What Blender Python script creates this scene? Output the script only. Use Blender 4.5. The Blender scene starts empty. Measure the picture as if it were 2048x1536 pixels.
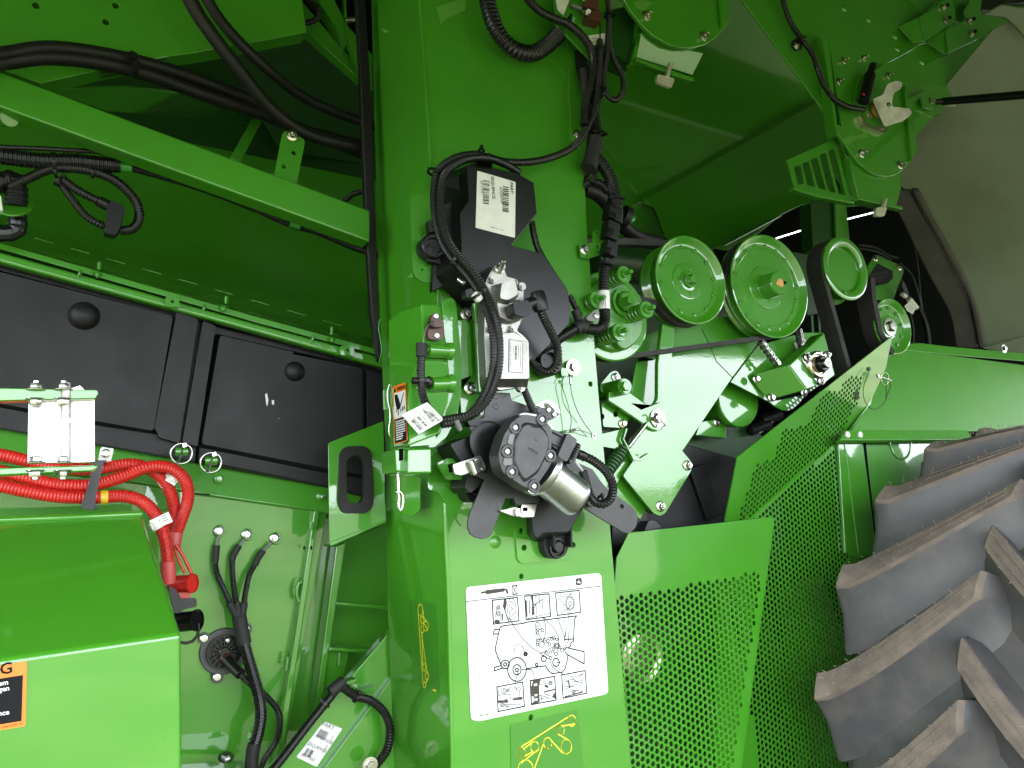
import bpy, bmesh, math, random
from mathutils import Vector, Matrix
from mathutils.geometry import tessellate_polygon, delaunay_2d_cdt
random.seed(7)
SC = bpy.context.scene
COL = SC.collection
R = math.radians

# ------------------------------------------------------------------ camera
# machine frame: X along the machine side, Y into the machine, Z up; ground z = 0
HC, DIST, FPX = 1.45, 1.40, 1538.0
YAW, PITCH, ROLL = R(29.0), R(8.2), R(2.9)
fwd = Vector((math.sin(YAW)*math.cos(PITCH), math.cos(YAW)*math.cos(PITCH), math.sin(PITCH)))
rgt0 = Vector((math.cos(YAW), -math.sin(YAW), 0))
up0 = rgt0.cross(fwd)
rgt = rgt0*math.cos(ROLL) - up0*math.sin(ROLL)
upv = up0*math.cos(ROLL) + rgt0*math.sin(ROLL)
CAM = Vector((0, -DIST, HC))
cd = bpy.data.cameras.new('camera'); cam = bpy.data.objects.new('camera', cd); COL.objects.link(cam)
cam.matrix_world = Matrix(((rgt.x, upv.x, -fwd.x, CAM.x), (rgt.y, upv.y, -fwd.y, CAM.y), (rgt.z, upv.z, -fwd.z, CAM.z), (0, 0, 0, 1)))
cd.sensor_width = 36; cd.lens = 36*FPX/2048; cd.clip_start = 0.05; cd.clip_end = 3000
SC.camera = cam

# ------------------------------------------------------------------ world, sun, exposure
SUN_EL, SUN_AZ = R(52), R(20)          # sun behind the machine
world = bpy.data.worlds.new('World'); SC.world = world; world.use_nodes = True
wn, wl = world.node_tree.nodes, world.node_tree.links
bg = wn['Background']
sky = wn.new('ShaderNodeTexSky'); sky.sky_type = 'NISHITA'; sky.sun_disc = False
sky.sun_elevation = SUN_EL; sky.sun_rotation = SUN_AZ; sky.air_density = 1.0; sky.dust_density = 2.5
tcw = wn.new('ShaderNodeTexCoord'); mpw = wn.new('ShaderNodeMapping'); mpw.inputs['Scale'].default_value = (1.2, 1.2, 3.5)
nzw = wn.new('ShaderNodeTexNoise'); nzw.inputs['Scale'].default_value = 2.2; nzw.inputs['Detail'].default_value = 7; nzw.inputs['Roughness'].default_value = .55
rpw = wn.new('ShaderNodeValToRGB'); rpw.color_ramp.elements[0].position = .36; rpw.color_ramp.elements[1].position = .62
rpw.color_ramp.elements[0].color = (.55, .55, .55, 1)
mxw = wn.new('ShaderNodeMixRGB'); mxw.inputs[2].default_value = (17, 18, 19.4, 1)
wl.new(tcw.outputs['Generated'], mpw.inputs['Vector']); wl.new(mpw.outputs[0], nzw.inputs['Vector']); wl.new(nzw.outputs[0], rpw.inputs[0])
wl.new(rpw.outputs[0], mxw.inputs[0]); wl.new(sky.outputs[0], mxw.inputs[1]); wl.new(mxw.outputs[0], bg.inputs[0])
bg.inputs[1].default_value = 0.11
sd = bpy.data.lights.new('sun', 'SUN'); sun = bpy.data.objects.new('sun', sd); COL.objects.link(sun)
sd.energy = 3.6; sd.angle = R(0.6); sd.color = (1, .97, .92)
sdir = Vector((math.sin(SUN_AZ)*math.cos(SUN_EL), math.cos(SUN_AZ)*math.cos(SUN_EL), math.sin(SUN_EL)))
sun.rotation_euler = sdir.to_track_quat('Z', 'Y').to_euler()
vs = SC.view_settings; vs.view_transform = 'Standard'; vs.look = 'None'; vs.gamma = 1; vs.use_curve_mapping = False
vs.exposure = 2.58

# ------------------------------------------------------------------ pixel of the photograph -> point of the place
def ray(x, y):
    return fwd*FPX + rgt*(x-1024) - upv*(y-768)
def P(x, y, o=0.0):                      # o = metres outward of the column's front face
    d = ray(x, y); t = (DIST-o)/d.y
    return CAM + d*t
def pxm(x, y, o=0.0):                    # metres per pixel there
    return (P(x, y, o)-CAM).dot(fwd)/FPX
class Pl:                                # a plane through three (x, y, o)
    def __init__(s, a, b=None, c=None):
        if b is None:
            s.p = Vector((0, -a, 0)); s.n = Vector((0, -1, 0))
        else:
            p, q, r = P(*a), P(*b), P(*c); s.p = p; s.n = (q-p).cross(r-p).normalized()
            if s.n.dot(CAM-p) < 0: s.n = -s.n
    def at(s, x, y, lift=0.0):
        d = ray(x, y); p0 = s.p + s.n*lift
        return CAM + d*((p0-CAM).dot(s.n)/d.dot(s.n))
    def off(s, k):
        r = Pl(0); r.p = s.p + s.n*k; r.n = s.n.copy(); return r
def Q(x0, y0, s): return lambda *a: [(x0+a[i]/s, y0+a[i+1]/s) for i in range(0, len(a), 2)]
qA, qB, qC, qD, qE = Q(0,0,3), Q(400,0,3), Q(800,0,3), Q(1150,0,3), Q(1536,0,3)
qF, qG, qH, qI, qJ, qK = Q(0,460,3), Q(400,460,3), Q(800,300,3), Q(1150,400,3), Q(1536,400,3), Q(0,860,3)
qL, qM, qN, qO = Q(0,1100,3.523), Q(350,1024,3), Q(740,700,3.491), Q(780,1100,3.523)
qR, qS, qT, qU, qV, qW, qY = Q(1200,900,2.4154), Q(1600,800,2.087), Q(1180,440,5.12), Q(930,1140,4.953), Q(940,780,4.389), Q(760,590,4.653), Q(1160,730,4.653)

# ------------------------------------------------------------------ materials
MATS = {}
def mat(name, col, rough=.5, metal=0, bump=0, bscale=200, coat=0, var=0, vscale=6, spec=.5, col2=None, stain=0, coat_r=.04, bdist=.001, emit=None):
    m = bpy.data.materials.new(name); m.use_nodes = True; MATS[name] = m
    n, l = m.node_tree.nodes, m.node_tree.links; b = n['Principled BSDF']
    b.inputs['Base Color'].default_value = (*col, 1); b.inputs['Roughness'].default_value = rough
    b.inputs['Metallic'].default_value = metal; b.inputs['Specular IOR Level'].default_value = spec
    b.inputs['Coat Weight'].default_value = coat; b.inputs['Coat Roughness'].default_value = coat_r
    geo = n.new('ShaderNodeNewGeometry')
    if var or col2:
        z = n.new('ShaderNodeTexNoise'); z.inputs['Scale'].default_value = vscale; z.inputs['Detail'].default_value = 8; z.inputs['Roughness'].default_value = .62
        l.new(geo.outputs['Position'], z.inputs['Vector'])
        rp = n.new('ShaderNodeValToRGB'); rp.color_ramp.elements[0].position = .38; rp.color_ramp.elements[1].position = .66
        c2 = col2 or tuple(c*(1-var) for c in col)
        rp.color_ramp.elements[0].color = (*col, 1); rp.color_ramp.elements[1].color = (*c2, 1)
        l.new(z.outputs[0], rp.inputs[0]); l.new(rp.outputs[0], b.inputs['Base Color'])
        mr = n.new('ShaderNodeMapRange'); mr.inputs[3].default_value = max(0, rough*.75); mr.inputs[4].default_value = min(1, rough*1.3)
        l.new(z.outputs[0], mr.inputs[0]); l.new(mr.outputs[0], b.inputs['Roughness'])
    if bump:
        z2 = n.new('ShaderNodeTexNoise'); z2.inputs['Scale'].default_value = bscale; z2.inputs['Detail'].default_value = 3
        l.new(geo.outputs['Position'], z2.inputs['Vector'])
        bp = n.new('ShaderNodeBump'); bp.inputs['Strength'].default_value = bump; bp.inputs['Distance'].default_value = bdist
        l.new(z2.outputs[0], bp.inputs['Height']); l.new(bp.outputs[0], b.inputs['Normal'])
        if coat: l.new(bp.outputs[0], b.inputs['Coat Normal'])
    return m
def dusty(m, amount, col=(.30, .33, .24)):   # fine dust specks and faint smears, with a shape of their own
    n, l = m.node_tree.nodes, m.node_tree.links; b = n['Principled BSDF']
    geo = n.new('ShaderNodeNewGeometry')
    z = n.new('ShaderNodeTexNoise'); z.inputs['Scale'].default_value = 330; z.inputs['Detail'].default_value = 2
    z3 = n.new('ShaderNodeTexNoise'); z3.inputs['Scale'].default_value = 5; z3.inputs['Detail'].default_value = 5
    l.new(geo.outputs['Position'], z.inputs['Vector']); l.new(geo.outputs['Position'], z3.inputs['Vector'])
    r1 = n.new('ShaderNodeMapRange'); r1.inputs[1].default_value = .69; r1.inputs[2].default_value = .76
    r2 = n.new('ShaderNodeMapRange'); r2.inputs[1].default_value = .5; r2.inputs[2].default_value = .72
    mu = n.new('ShaderNodeMath'); mu.operation = 'MULTIPLY'; mu2 = n.new('ShaderNodeMath'); mu2.operation = 'MULTIPLY'; mu2.inputs[1].default_value = amount
    l.new(z.outputs[0], r1.inputs[0]); l.new(z3.outputs[0], r2.inputs[0]); l.new(r1.outputs[0], mu.inputs[0]); l.new(r2.outputs[0], mu.inputs[1]); l.new(mu.outputs[0], mu2.inputs[0])
    mx = n.new('ShaderNodeMixRGB'); src = b.inputs['Base Color']
    if src.is_linked: l.new(src.links[0].from_socket, mx.inputs[1])
    else: mx.inputs[1].default_value = src.default_value
    mx.inputs[2].default_value = (*col, 1); l.new(mu2.outputs[0], mx.inputs[0]); l.new(mx.outputs[0], b.inputs['Base Color'])
GREEN = (.038, .192, .0095)
dusty(mat('green', GREEN, .35, bump=.06, bscale=150, coat=1, var=.08, spec=.22, coat_r=.03), .35)
MATS['green'].node_tree.nodes['Principled BSDF'].inputs['Coat IOR'].default_value = 1.62
mat('green_rough', GREEN, .35, bump=.6, bscale=330, coat=.6, var=.15)
mat('green_shaded', (.008, .048, .005), .4, bump=.1, bscale=150, var=.2)  # the same green paint darkened: recess shade put into the colour
mat('olive', (.140, .165, .108), .42, bump=.08, bscale=60, var=.22, vscale=4, spec=.35)
mat('black', (.0045, .0045, .0045), .36, bump=.1, bscale=400, var=.25, vscale=30, spec=.32)
mat('cover_plastic', (.004, .004, .0042), .30, bump=.08, bscale=300, var=.3, vscale=25, spec=.42)
mat('black_gloss', (.0045, .0045, .005), .22, var=.2, vscale=20, spec=.3)
mat('poly', (.006, .006, .0068), .5, bump=.35, bscale=420, var=.25, vscale=9, spec=.28)
mat('darksteel', (.016, .016, .017), .42, bump=.35, bscale=600, var=.15, vscale=30)
mat('rubber', (.0060, .0058, .0055), .5, bump=.2, bscale=300, var=.3, vscale=14, spec=.3)
mat('edge_rubber', (.050, .045, .036), .6, bump=.2, bscale=120, var=.35, vscale=12)
mat('belt', (.020, .018, .017), .7, bump=.3, bscale=500, var=.3, vscale=40)
mat('hose', (.0048, .0046, .0045), .34, var=.3, vscale=25, spec=.4)
mat('tape', (.004, .004, .004), .7, bump=.4, bscale=500)
mat('red', (.44, .012, .009), .35, var=.15, vscale=20, spec=.5)
mat('red_boot', (.42, .045, .045), .5, var=.15, vscale=40)
mat('yellow', (.55, .36, .015), .5)
mat('zinc', (.50, .50, .49), .24, 1, bump=.1, bscale=500, col2=(.42, .41, .38), vscale=35)
mat('zinc_gold', (.52, .47, .34), .25, 1, bump=.1, bscale=400, col2=(.46, .43, .37), vscale=60)
mat('castalu', (.36, .355, .33), .42, 1, bump=.5, bscale=500, col2=(.26, .25, .23), vscale=30)
mat('canmetal', (.44, .45, .46), .30, 1, bump=.1, bscale=200, col2=(.34, .345, .35), vscale=45)
mat('castgrey', (.12, .12, .12), .5, .3, bump=.4, bscale=400)
mat('motorgrey', (.019, .019, .0205), .42, bump=.2, bscale=500, var=.15, vscale=40)
mat('brown', (.06, .018, .010), .45, var=.2, vscale=60)
mat('copper', (.55, .28, .10), .35, .6)
mat('white', (.56, .56, .55), .45, var=.06, vscale=30)
mat('paper', (.52, .52, .47), .5, var=.1, vscale=40)
mat('ink', (.008, .008, .009), .6, spec=.08)
mat('ink_grey', (.05, .043, .036), .6, spec=.1)
mat('orange', (.60, .15, .007), .4)
mat('decal_green', (.030, .150, .010), .3, coat=.5)
mat('tape_residue', (.070, .225, .030), .45)
mat('decal_yellow', (.56, .50, .03), .4)
mat('cyan_green', (.03, .22, .03), .3)
mat('wire_green', (.03, .14, .03), .4)
mat('dark_inside', (.003, .004, .003), 1, spec=.02)  # near-black matte colour stands in for shade inside the machine and its openings
mat('lever', (.52, .50, .40), .35, .4, var=.2, vscale=40)
# tyre: grey rubber flanks
mat('tyre', (.052, .051, .054), .52, bump=.3, bscale=260, col2=(.085, .078, .074), vscale=11, spec=.5)
dusty(MATS['tyre'], .8, (.20, .165, .13))
mat('hair', (.20, .17, .14), .7)
mat('tread', (.150, .118, .095), .85, bump=.5, bscale=300, col2=(.100, .082, .070), vscale=22, spec=.25)
def grass():
    m = bpy.data.materials.new('grass'); m.use_nodes = True; MATS['grass'] = m
    n, l = m.node_tree.nodes, m.node_tree.links; b = n['Principled BSDF']; b.inputs['Roughness'].default_value = .9
    geo = n.new('ShaderNodeNewGeometry'); z = n.new('ShaderNodeTexNoise'); z.inputs['Scale'].default_value = .8; z.inputs['Detail'].default_value = 9
    rp = n.new('ShaderNodeValToRGB'); rp.color_ramp.elements[0].color = (.045, .055, .020, 1); rp.color_ramp.elements[1].color = (.130, .128, .060, 1)
    rp.color_ramp.elements[0].position = .35; rp.color_ramp.elements[1].position = .65
    l.new(geo.outputs['Position'], z.inputs['Vector']); l.new(z.outputs[0], rp.inputs[0]); l.new(rp.outputs[0], b.inputs['Base Color'])
grass()

# ------------------------------------------------------------------ object helpers
def tag(o, label, cat, group=None):
    o['label'] = label; o['category'] = cat
    if group: o['group'] = group
    return o
def thing(name, label, cat, at, group=None):
    o = bpy.data.objects.new(name, None); COL.objects.link(o); o.empty_display_size = .02
    o.location = P(*at) if not isinstance(at, Vector) else at
    return tag(o, label, cat, group)
def wloc(o):
    v = o.location.copy()
    while o.parent: o = o.parent; v += o.location
    return v
def link(name, bm, m, parent=None, smooth=40, bevel=0, seg=2, kind=None):
    me = bpy.data.meshes.new(name)
    bmesh.ops.recalc_face_normals(bm, faces=bm.faces) if bm.faces else None
    vs_ = [v.co for v in bm.verts]
    lo = Vector((min(v[i] for v in vs_) for i in range(3))); hi = Vector((max(v[i] for v in vs_) for i in range(3))); c = (lo+hi)/2
    for v in bm.verts: v.co -= c
    bm.to_mesh(me); bm.free()
    return link_me(name, me, m, c, parent, smooth, bevel, seg, kind)
def link_me(name, me, m, c, parent=None, smooth=40, bevel=0, seg=2, kind=None, rot=None):
    if m:
        me.materials.clear(); me.materials.append(MATS[m])
    if smooth:
        me.shade_smooth(); me.set_sharp_from_angle(angle=R(smooth))
    o = bpy.data.objects.new(name, me); COL.objects.link(o)
    o.location = c - (wloc(parent) if parent else Vector())
    if rot is not None: o.rotation_euler = rot
    if parent: o.parent = parent
    if kind: o['kind'] = kind
    if bevel:
        b = o.modifiers.new('bevel', 'BEVEL'); b.width = bevel; b.segments = seg; b.limit_method = 'ANGLE'; b.angle_limit = R(35); b.harden_normals = True
    return o
def struct(o): o['kind'] = 'structure'; return o

def rnd(pts, r, n=4):                    # round the corners of a pixel outline
    out = []; k = len(pts)
    for i in range(k):
        p = Vector(pts[i]); a = Vector(pts[i-1])-p; b = Vector(pts[(i+1) % k])-p
        d = min(r, a.length*.45, b.length*.45); a = p+a.normalized()*d; b = p+b.normalized()*d
        for j in range(n+1):
            t = j/n; q = a*(1-t)**2 + p*2*t*(1-t) + b*t*t; out.append((q.x, q.y))
    return out
def rndo(pts, r, n=4):                   # the same for an open run: its two ends stay
    out = [tuple(pts[0])]
    for i in range(1, len(pts)-1):
        p = Vector(pts[i]); a = Vector(pts[i-1])-p; b = Vector(pts[i+1])-p
        d = min(r, a.length*.45, b.length*.45); a = p+a.normalized()*d; b = p+b.normalized()*d
        for j in range(n+1):
            t = j/n; q = a*(1-t)**2 + p*2*t*(1-t) + b*t*t; out.append((q.x, q.y))
    return out + [tuple(pts[-1])]
def circ(x, y, r, n=16, ry=None):
    return [(x+r*math.cos(2*math.pi*i/n), y+(ry or r)*math.sin(2*math.pi*i/n)) for i in range(n)]
def slab_bm(loops, n, th, bm=None):      # loops of 3D points on one plane (outline first, then holes), thickened against n
    bm = bm or bmesh.new()
    flat = [p for lp in loops for p in lp]
    tris = tessellate_polygon(loops)
    f = [bm.verts.new(p) for p in flat]
    b = [bm.verts.new(p-n*th) for p in flat] if th else None
    for t in tris:
        try:
            bm.faces.new([f[i] for i in t])
            if th: bm.faces.new([b[i] for i in reversed(t)])
        except ValueError: pass
    k = 0
    if th:
        for lp in loops:
            m = len(lp)
            for i in range(m):
                j = (i+1) % m
                try: bm.faces.new((f[k+i], f[k+j], b[k+j], b[k+i]))
                except ValueError: pass
            k += m
    return bm
def slab(name, m, pts, pl, th, parent=None, holes=(), bevel=.0012, seg=2, smooth=40):
    if not isinstance(pl, Pl): pl = Pl(pl)
    loops = [[pl.at(*p) for p in pts]] + [[pl.at(*p) for p in h] for h in holes]
    return link(name, slab_bm(loops, pl.n, th), m, parent, smooth, bevel, seg)
def hole(x, y, o, r, n=14):              # a round hole of radius r metres, given back as pixels' outline
    s = pxm(x, y, o); pl = Pl(o); c = pl.at(x, y)
    return [c + Vector((math.cos(2*math.pi*i/n)*r, 0, math.sin(2*math.pi*i/n)*r)) for i in range(n)]
def slab3(name, m, pts, o, th, holes3, parent=None, bevel=.0012):
    pl = Pl(o)
    return link(name, slab_bm([[pl.at(*p) for p in pts]]+holes3, pl.n, th), m, parent, 40, bevel)
def frustum(name, m, front, of, back, ob, parent=None, bevel=.002, seg=3, smooth=40):   # front outline joined to back outline
    pf = of if isinstance(of, Pl) else Pl(of); pb = ob if isinstance(ob, Pl) else Pl(ob)
    bm = bmesh.new(); f = [bm.verts.new(pf.at(*p)) for p in front]; b = [bm.verts.new(pb.at(*p)) for p in back]; k = len(f)
    for t in tessellate_polygon([[v.co for v in f]]): bm.faces.new([f[i] for i in t])
    for i in range(k): bm.faces.new((f[i], f[(i+1) % k], b[(i+1) % k], b[i]))
    for t in tessellate_polygon([[v.co for v in b]]): bm.faces.new([b[i] for i in reversed(t)])
    return link(name, bm, m, parent, smooth, bevel, seg)
def grow(pts, o0, o1, d, pts_keep=None):  # the same outline at depth o1, spread outward by d metres (for drafts)
    w = [P(*p, o0) for p in pts]; c = sum(w, Vector())/len(w); out = []
    for p in w:
        v = p-c; v = v*(1+d/max(v.length, 1e-6)); q = c+v; q.y = -o1; out.append(topx(q))
    return out
def topx(p):
    d = p-CAM; z = d.dot(fwd); return (1024+FPX*d.dot(rgt)/z, 768-FPX*d.dot(upv)/z)
def catmull(pts, step):
    if len(pts) == 2:
        dense = [pts[0].lerp(pts[1], i/60) for i in range(61)]
    else:
        q = [pts[0]*2-pts[1]] + pts + [pts[-1]*2-pts[-2]]; dense = []
        for i in range(1, len(q)-2):
            for j in range(24):
                t = j/24; a, b, c, d = q[i-1], q[i], q[i+1], q[i+2]
                dense.append(.5*((2*b)+(c-a)*t+(2*a-5*b+4*c-d)*t*t+(3*b-a-3*c+d)*t**3))
        dense.append(pts[-1])
    out = [dense[0]]; acc = 0.0
    for i in range(1, len(dense)):
        a, b = dense[i-1], dense[i]; L = (b-a).length
        if L < 1e-9: continue
        s = step-acc
        while s <= L:
            out.append(a.lerp(b, s/L)); s += step
        acc = (acc+L) % step
    if (out[-1]-dense[-1]).length > step*.3: out.append(dense[-1])
    return out
def sweep_bm(path, rad, segs=10, bm=None, closed=False):   # rad(i) -> radius at ring i
    bm = bm or bmesh.new(); rings = []; n = None; k = len(path)
    for i, p in enumerate(path):
        t = (path[min(i+1, k-1)]-path[max(i-1, 0)]).normalized()
        if n is None:
            n = t.orthogonal().normalized()
        else:
            n = (n - t*n.dot(t)).normalized()
        b = t.cross(n); r = rad(i)
        rings.append([bm.verts.new(p+(n*math.cos(2*math.pi*j/segs)+b*math.sin(2*math.pi*j/segs))*r) for j in range(segs)])
    for i in range(k-1):
        for j in range(segs):
            bm.faces.new((rings[i][j], rings[i][(j+1) % segs], rings[i+1][(j+1) % segs], rings[i+1][j]))
    bm.faces.new(list(reversed(rings[0]))); bm.faces.new(rings[-1])
    return bm
def pts3(pts, o):                        # pixel points + depths -> 3D (o: a number or a list spread over the points)
    if isinstance(o, (int, float)): o = [o]*len(pts)
    if len(o) != len(pts):
        oo = []
        for i in range(len(pts)):
            t = i/(len(pts)-1)*(len(o)-1); j = min(int(t), len(o)-2); oo.append(o[j]+(o[j+1]-o[j])*(t-j))
        o = oo
    return [P(x, y, q) for (x, y), q in zip(pts, o)]
def tube(name, m, pts, o, r, parent=None, segs=12, step=.012):
    path = catmull(pts3(pts, o), step)
    return link(name, sweep_bm(path, lambda i: r, segs), m, parent, 50)
def conduit(name, m, pts, o, r, parent=None, pitch=.0052, segs=11, depth=.14):   # split corrugated conduit: real rings
    path = catmull(pts3(pts, o), pitch/4); f = (1, 1, 1-depth, 1-depth)
    return link(name, sweep_bm(path, lambda i: r*f[i % 4], segs), m, parent, 30)
def lathe_bm(prof, c, ax, segs=28, bm=None):   # prof: (radius, height along ax)
    bm = bm or bmesh.new(); ax = ax.normalized(); u = ax.orthogonal().normalized(); v = ax.cross(u); rings = []
    for r, h in prof:
        if r < 1e-6: rings.append([bm.verts.new(c+ax*h)])
        else: rings.append([bm.verts.new(c+ax*h+(u*math.cos(2*math.pi*j/segs)+v*math.sin(2*math.pi*j/segs))*r) for j in range(segs)])
    for a, b in zip(rings, rings[1:]):
        for j in range(segs):
            k = (j+1) % segs
            if len(a) == 1 and len(b) == 1: continue
            if len(a) == 1: bm.faces.new((a[0], b[j], b[k]))
            elif len(b) == 1: bm.faces.new((a[j], a[k], b[0]))
            else: bm.faces.new((a[j], a[k], b[k], b[j]))
    return bm
OUT = Vector((0, -1, 0))
def lathe(name, m, prof, at, ax=OUT, parent=None, segs=28, smooth=35, bevel=0):
    c = at if isinstance(at, Vector) else P(*at)
    return link(name, lathe_bm(prof, c, ax, segs), m, parent, smooth, bevel)
def rod(name, m, a, b, r, parent=None, segs=16, bevel=.001):   # a straight cylinder between two (x, y, o)
    A = a if isinstance(a, Vector) else P(*a); B = b if isinstance(b, Vector) else P(*b); L = (B-A).length
    return link(name, lathe_bm([(0, 0), (r, 0), (r, L), (0, L)], A, B-A, segs), m, parent, 35, bevel)
def box3(name, m, c, size, parent=None, rot=None, bevel=.001, seg=2):   # c: Vector; size along local axes; rot: 3x3 matrix
    bm = bmesh.new(); bmesh.ops.create_cube(bm, size=1)
    M = rot or Matrix.Identity(3)
    for v in bm.verts: v.co = c + M @ Vector((v.co.x*size[0], v.co.y*size[1], v.co.z*size[2]))
    return link(name, bm, m, parent, 40, bevel, seg)
def bar(name, m, a, b, w, d, parent=None, bevel=.001):   # a box from (x,y,o) to (x,y,o), w across in the machine plane, d deep
    A, B = P(*a), P(*b); t = (B-A); L = t.length; t.normalize(); n = (OUT - t*OUT.dot(t)).normalized(); s = n.cross(t)
    return box3(name, m, (A+B)/2, (L, w, d), parent, Matrix((t, s, n)).transposed(), bevel)
# bolts: shared meshes, axis +Z
BOLTS = {}
def bolt_mesh(style):
    if style in BOLTS: return BOLTS[style]
    bm = bmesh.new(); Z = Vector((0, 0, 1)); O = Vector()
    if style in ('flange', 'nut', 'stud'):
        lathe_bm([(0, 0), (1.02, 0), (1.05, .10), (.72, .26), (.0, .26)], O, Z, 20, bm)
        lathe_bm([(.68, .2), (.68, .72), (.60, .84), (0, .86)], O, Z, 6, bm)
        if style != 'flange': lathe_bm([(.34, .8), (.34, 1.1 if style == 'nut' else 1.7), (.26, 1.2 if style == 'nut' else 1.8), (0, 1.2 if style == 'nut' else 1.8)], O, Z, 12, bm)
    elif style == 'washer':
        lathe_bm([(0, 0), (1.35, 0), (1.35, .14), (1.0, .16), (0, .16)], O, Z, 24, bm)
        lathe_bm([(.78, .1), (.78, .62), (.70, .74), (0, .76)], O, Z, 6, bm)
    elif style == 'torx':
        lathe_bm([(0, 0), (1, 0), (1, .3), (.8, .48), (.42, .5), (.36, .25), (0, .25)], O, Z, 18, bm)
    elif style == 'hex':
        lathe_bm([(0, 0), (1, 0), (1, .5), (.88, .65), (0, .67)], O, Z, 6, bm)
    me = bpy.data.meshes.new('bolt'); bmesh.ops.recalc_face_normals(bm, faces=bm.faces); bm.to_mesh(me); bm.free()
    me.shade_smooth(); me.set_sharp_from_angle(angle=R(30)); BOLTS[style] = me
    return me
def bolt(at, r, m='zinc', style='flange', parent=None, ax=OUT, name='bolt'):
    key = (style, m)
    if key not in BOLTS:
        me = bolt_mesh(style).copy(); me.materials.append(MATS[m]); BOLTS[key] = me
    o = bpy.data.objects.new(name, BOLTS[key]); COL.objects.link(o)
    p = at if isinstance(at, Vector) else P(*at)
    o.location = p - (wloc(parent) if parent else Vector()); o.parent = parent
    q = ax.to_track_quat('Z', 'Y') @ Matrix.Rotation(random.uniform(0, 1), 3, 'Z').to_quaternion()
    o.rotation_euler = q.to_euler(); o.scale = (r, r, r)
    return o
def ink(name, m, lines, pl, w, lift=.0004, parent=None, smooth=0):   # flat printed strokes; lines: list of pixel polylines; w in metres
    bm = bmesh.new(); k = 0
    for ln in lines:
        pts = [pl.at(x, y, lift + (k % 7)*1e-5) for x, y in ln]; k += 1
        for a, b in zip(pts, pts[1:]):
            t = (b-a)
            if t.length < 1e-7: continue
            t.normalize(); s = pl.n.cross(t)*w/2; e = t*w*.4
            bm.faces.new([bm.verts.new(v) for v in (a-e-s, b+e-s, b+e+s, a-e+s)])
    return link(name, bm, m, parent, 0, kind='stuff' if name in ('inset_lines', 'pulley_circles') else None)
def fill(name, m, polys, pl, lift=.0005, parent=None):
    bm = bmesh.new()
    for i, pg in enumerate(polys):
        slab_bm([[pl.at(x, y, lift+(i % 9)*1e-5) for x, y in pg]], pl.n, 0, bm)
    return link(name, bm, m, parent, 0, kind='stuff' if name in ('inset_picture',) else None)
def text(name, m, s, org, along, h, pl, parent=None, lift=.0006, bold=False):   # org, along: pixels; h metres tall
    cu = bpy.data.curves.new('text', 'FONT'); cu.body = s; cu.size = h/.7; cu.resolution_u = 2
    if bold: cu.offset = h*.03
    ob = bpy.data.objects.new('text', cu); COL.objects.link(ob); bpy.context.view_layer.update()
    me = bpy.data.meshes.new_from_object(ob.evaluated_get(bpy.context.evaluated_depsgraph_get()))
    bpy.data.objects.remove(ob); bpy.data.curves.remove(cu)
    o = pl.at(*org, lift); x = (pl.at(*along, lift)-o).normalized(); y = pl.n.cross(x)
    for v in me.vertices: v.co = x*v.co.x + y*v.co.y
    return link_me(name, me, m, o, parent, 0)
def bars(name, m, a, b, h_px, pl, parent=None, n=26, seed=1, lift=.0006):   # a barcode from a to b (pixels), h_px: pixel vector of the bar height
    rs = random.Random(seed); bm = bmesh.new(); t = 0.0
    ws = [rs.choice((1, 1, 2, 3)) for _ in range(2*n)]; tot = sum(ws)
    for i, w in enumerate(ws):
        if i % 2 == 0:
            q = [(a[0]+(b[0]-a[0])*k/tot, a[1]+(b[1]-a[1])*k/tot) for k in (t, t+w)]
            q = [q[0], q[1], (q[1][0]+h_px[0], q[1][1]+h_px[1]), (q[0][0]+h_px[0], q[0][1]+h_px[1])]
            bm.faces.new([bm.verts.new(pl.at(x, y, lift)) for x, y in q])
        t += w
    return link(name, bm, m, parent, 0)
def loft(name, m, profs, parent=None, bevel=0, smooth=60, n=10, th=0):   # profs: list of lists of (x,y,o): a smooth sheet through them
    rows = [catmull_n([P(*p) for p in pr], n) for pr in profs]
    bm = bmesh.new(); g = [[bm.verts.new(p) for p in r] for r in rows]
    for a, b in zip(g, g[1:]):
        for i in range(len(a)-1): bm.faces.new((a[i], a[i+1], b[i+1], b[i]))
    o = link(name, bm, m, parent, smooth, bevel)
    if th:
        s = o.modifiers.new('solid', 'SOLIDIFY'); s.thickness = th; s.offset = 0
    return o
def catmull_n(pts, n):
    q = [pts[0]*2-pts[1]] + pts + [pts[-1]*2-pts[-2]]; out = []
    for i in range(1, len(q)-2):
        for j in range(n):
            t = j/n; a, b, c, d = q[i-1], q[i], q[i+1], q[i+2]
            out.append(.5*((2*b)+(c-a)*t+(2*a-5*b+4*c-d)*t*t+(3*b-a-3*c+d)*t**3))
    out.append(pts[-1]); return out
def tie(x, y, o, ang, r, parent=None, name='cable_tie'):   # cable tie round a conduit that runs at pixel angle ang
    c = P(x, y, o); d = (P(x+math.cos(ang)*10, y+math.sin(ang)*10, o)-c).normalized()
    bm = lathe_bm([(r*.9, -.0025), (r*1.14, -.0025), (r*1.14, .0025), (r*.9, .0025)], c, d, 16)
    s = OUT.cross(d).normalized(); M = Matrix((d, s, OUT)).transposed(); k = c + s*r*1.1 + OUT*r*.5
    b2 = bmesh.ops.create_cube(bm, size=1)['verts']
    for v in b2: v.co = k + M @ Vector((v.co.x*.006, v.co.y*.008, v.co.z*.006))
    return link(name, bm, 'black', parent, 40)
# ================================================================== THE SETTING
bm = bmesh.new()
bmesh.ops.create_grid(bm, x_segments=8, y_segments=8, size=600)
for v in bm.verts: v.co.z = -.25
struct(link('ground', bm, 'grass', None, 0))
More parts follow.
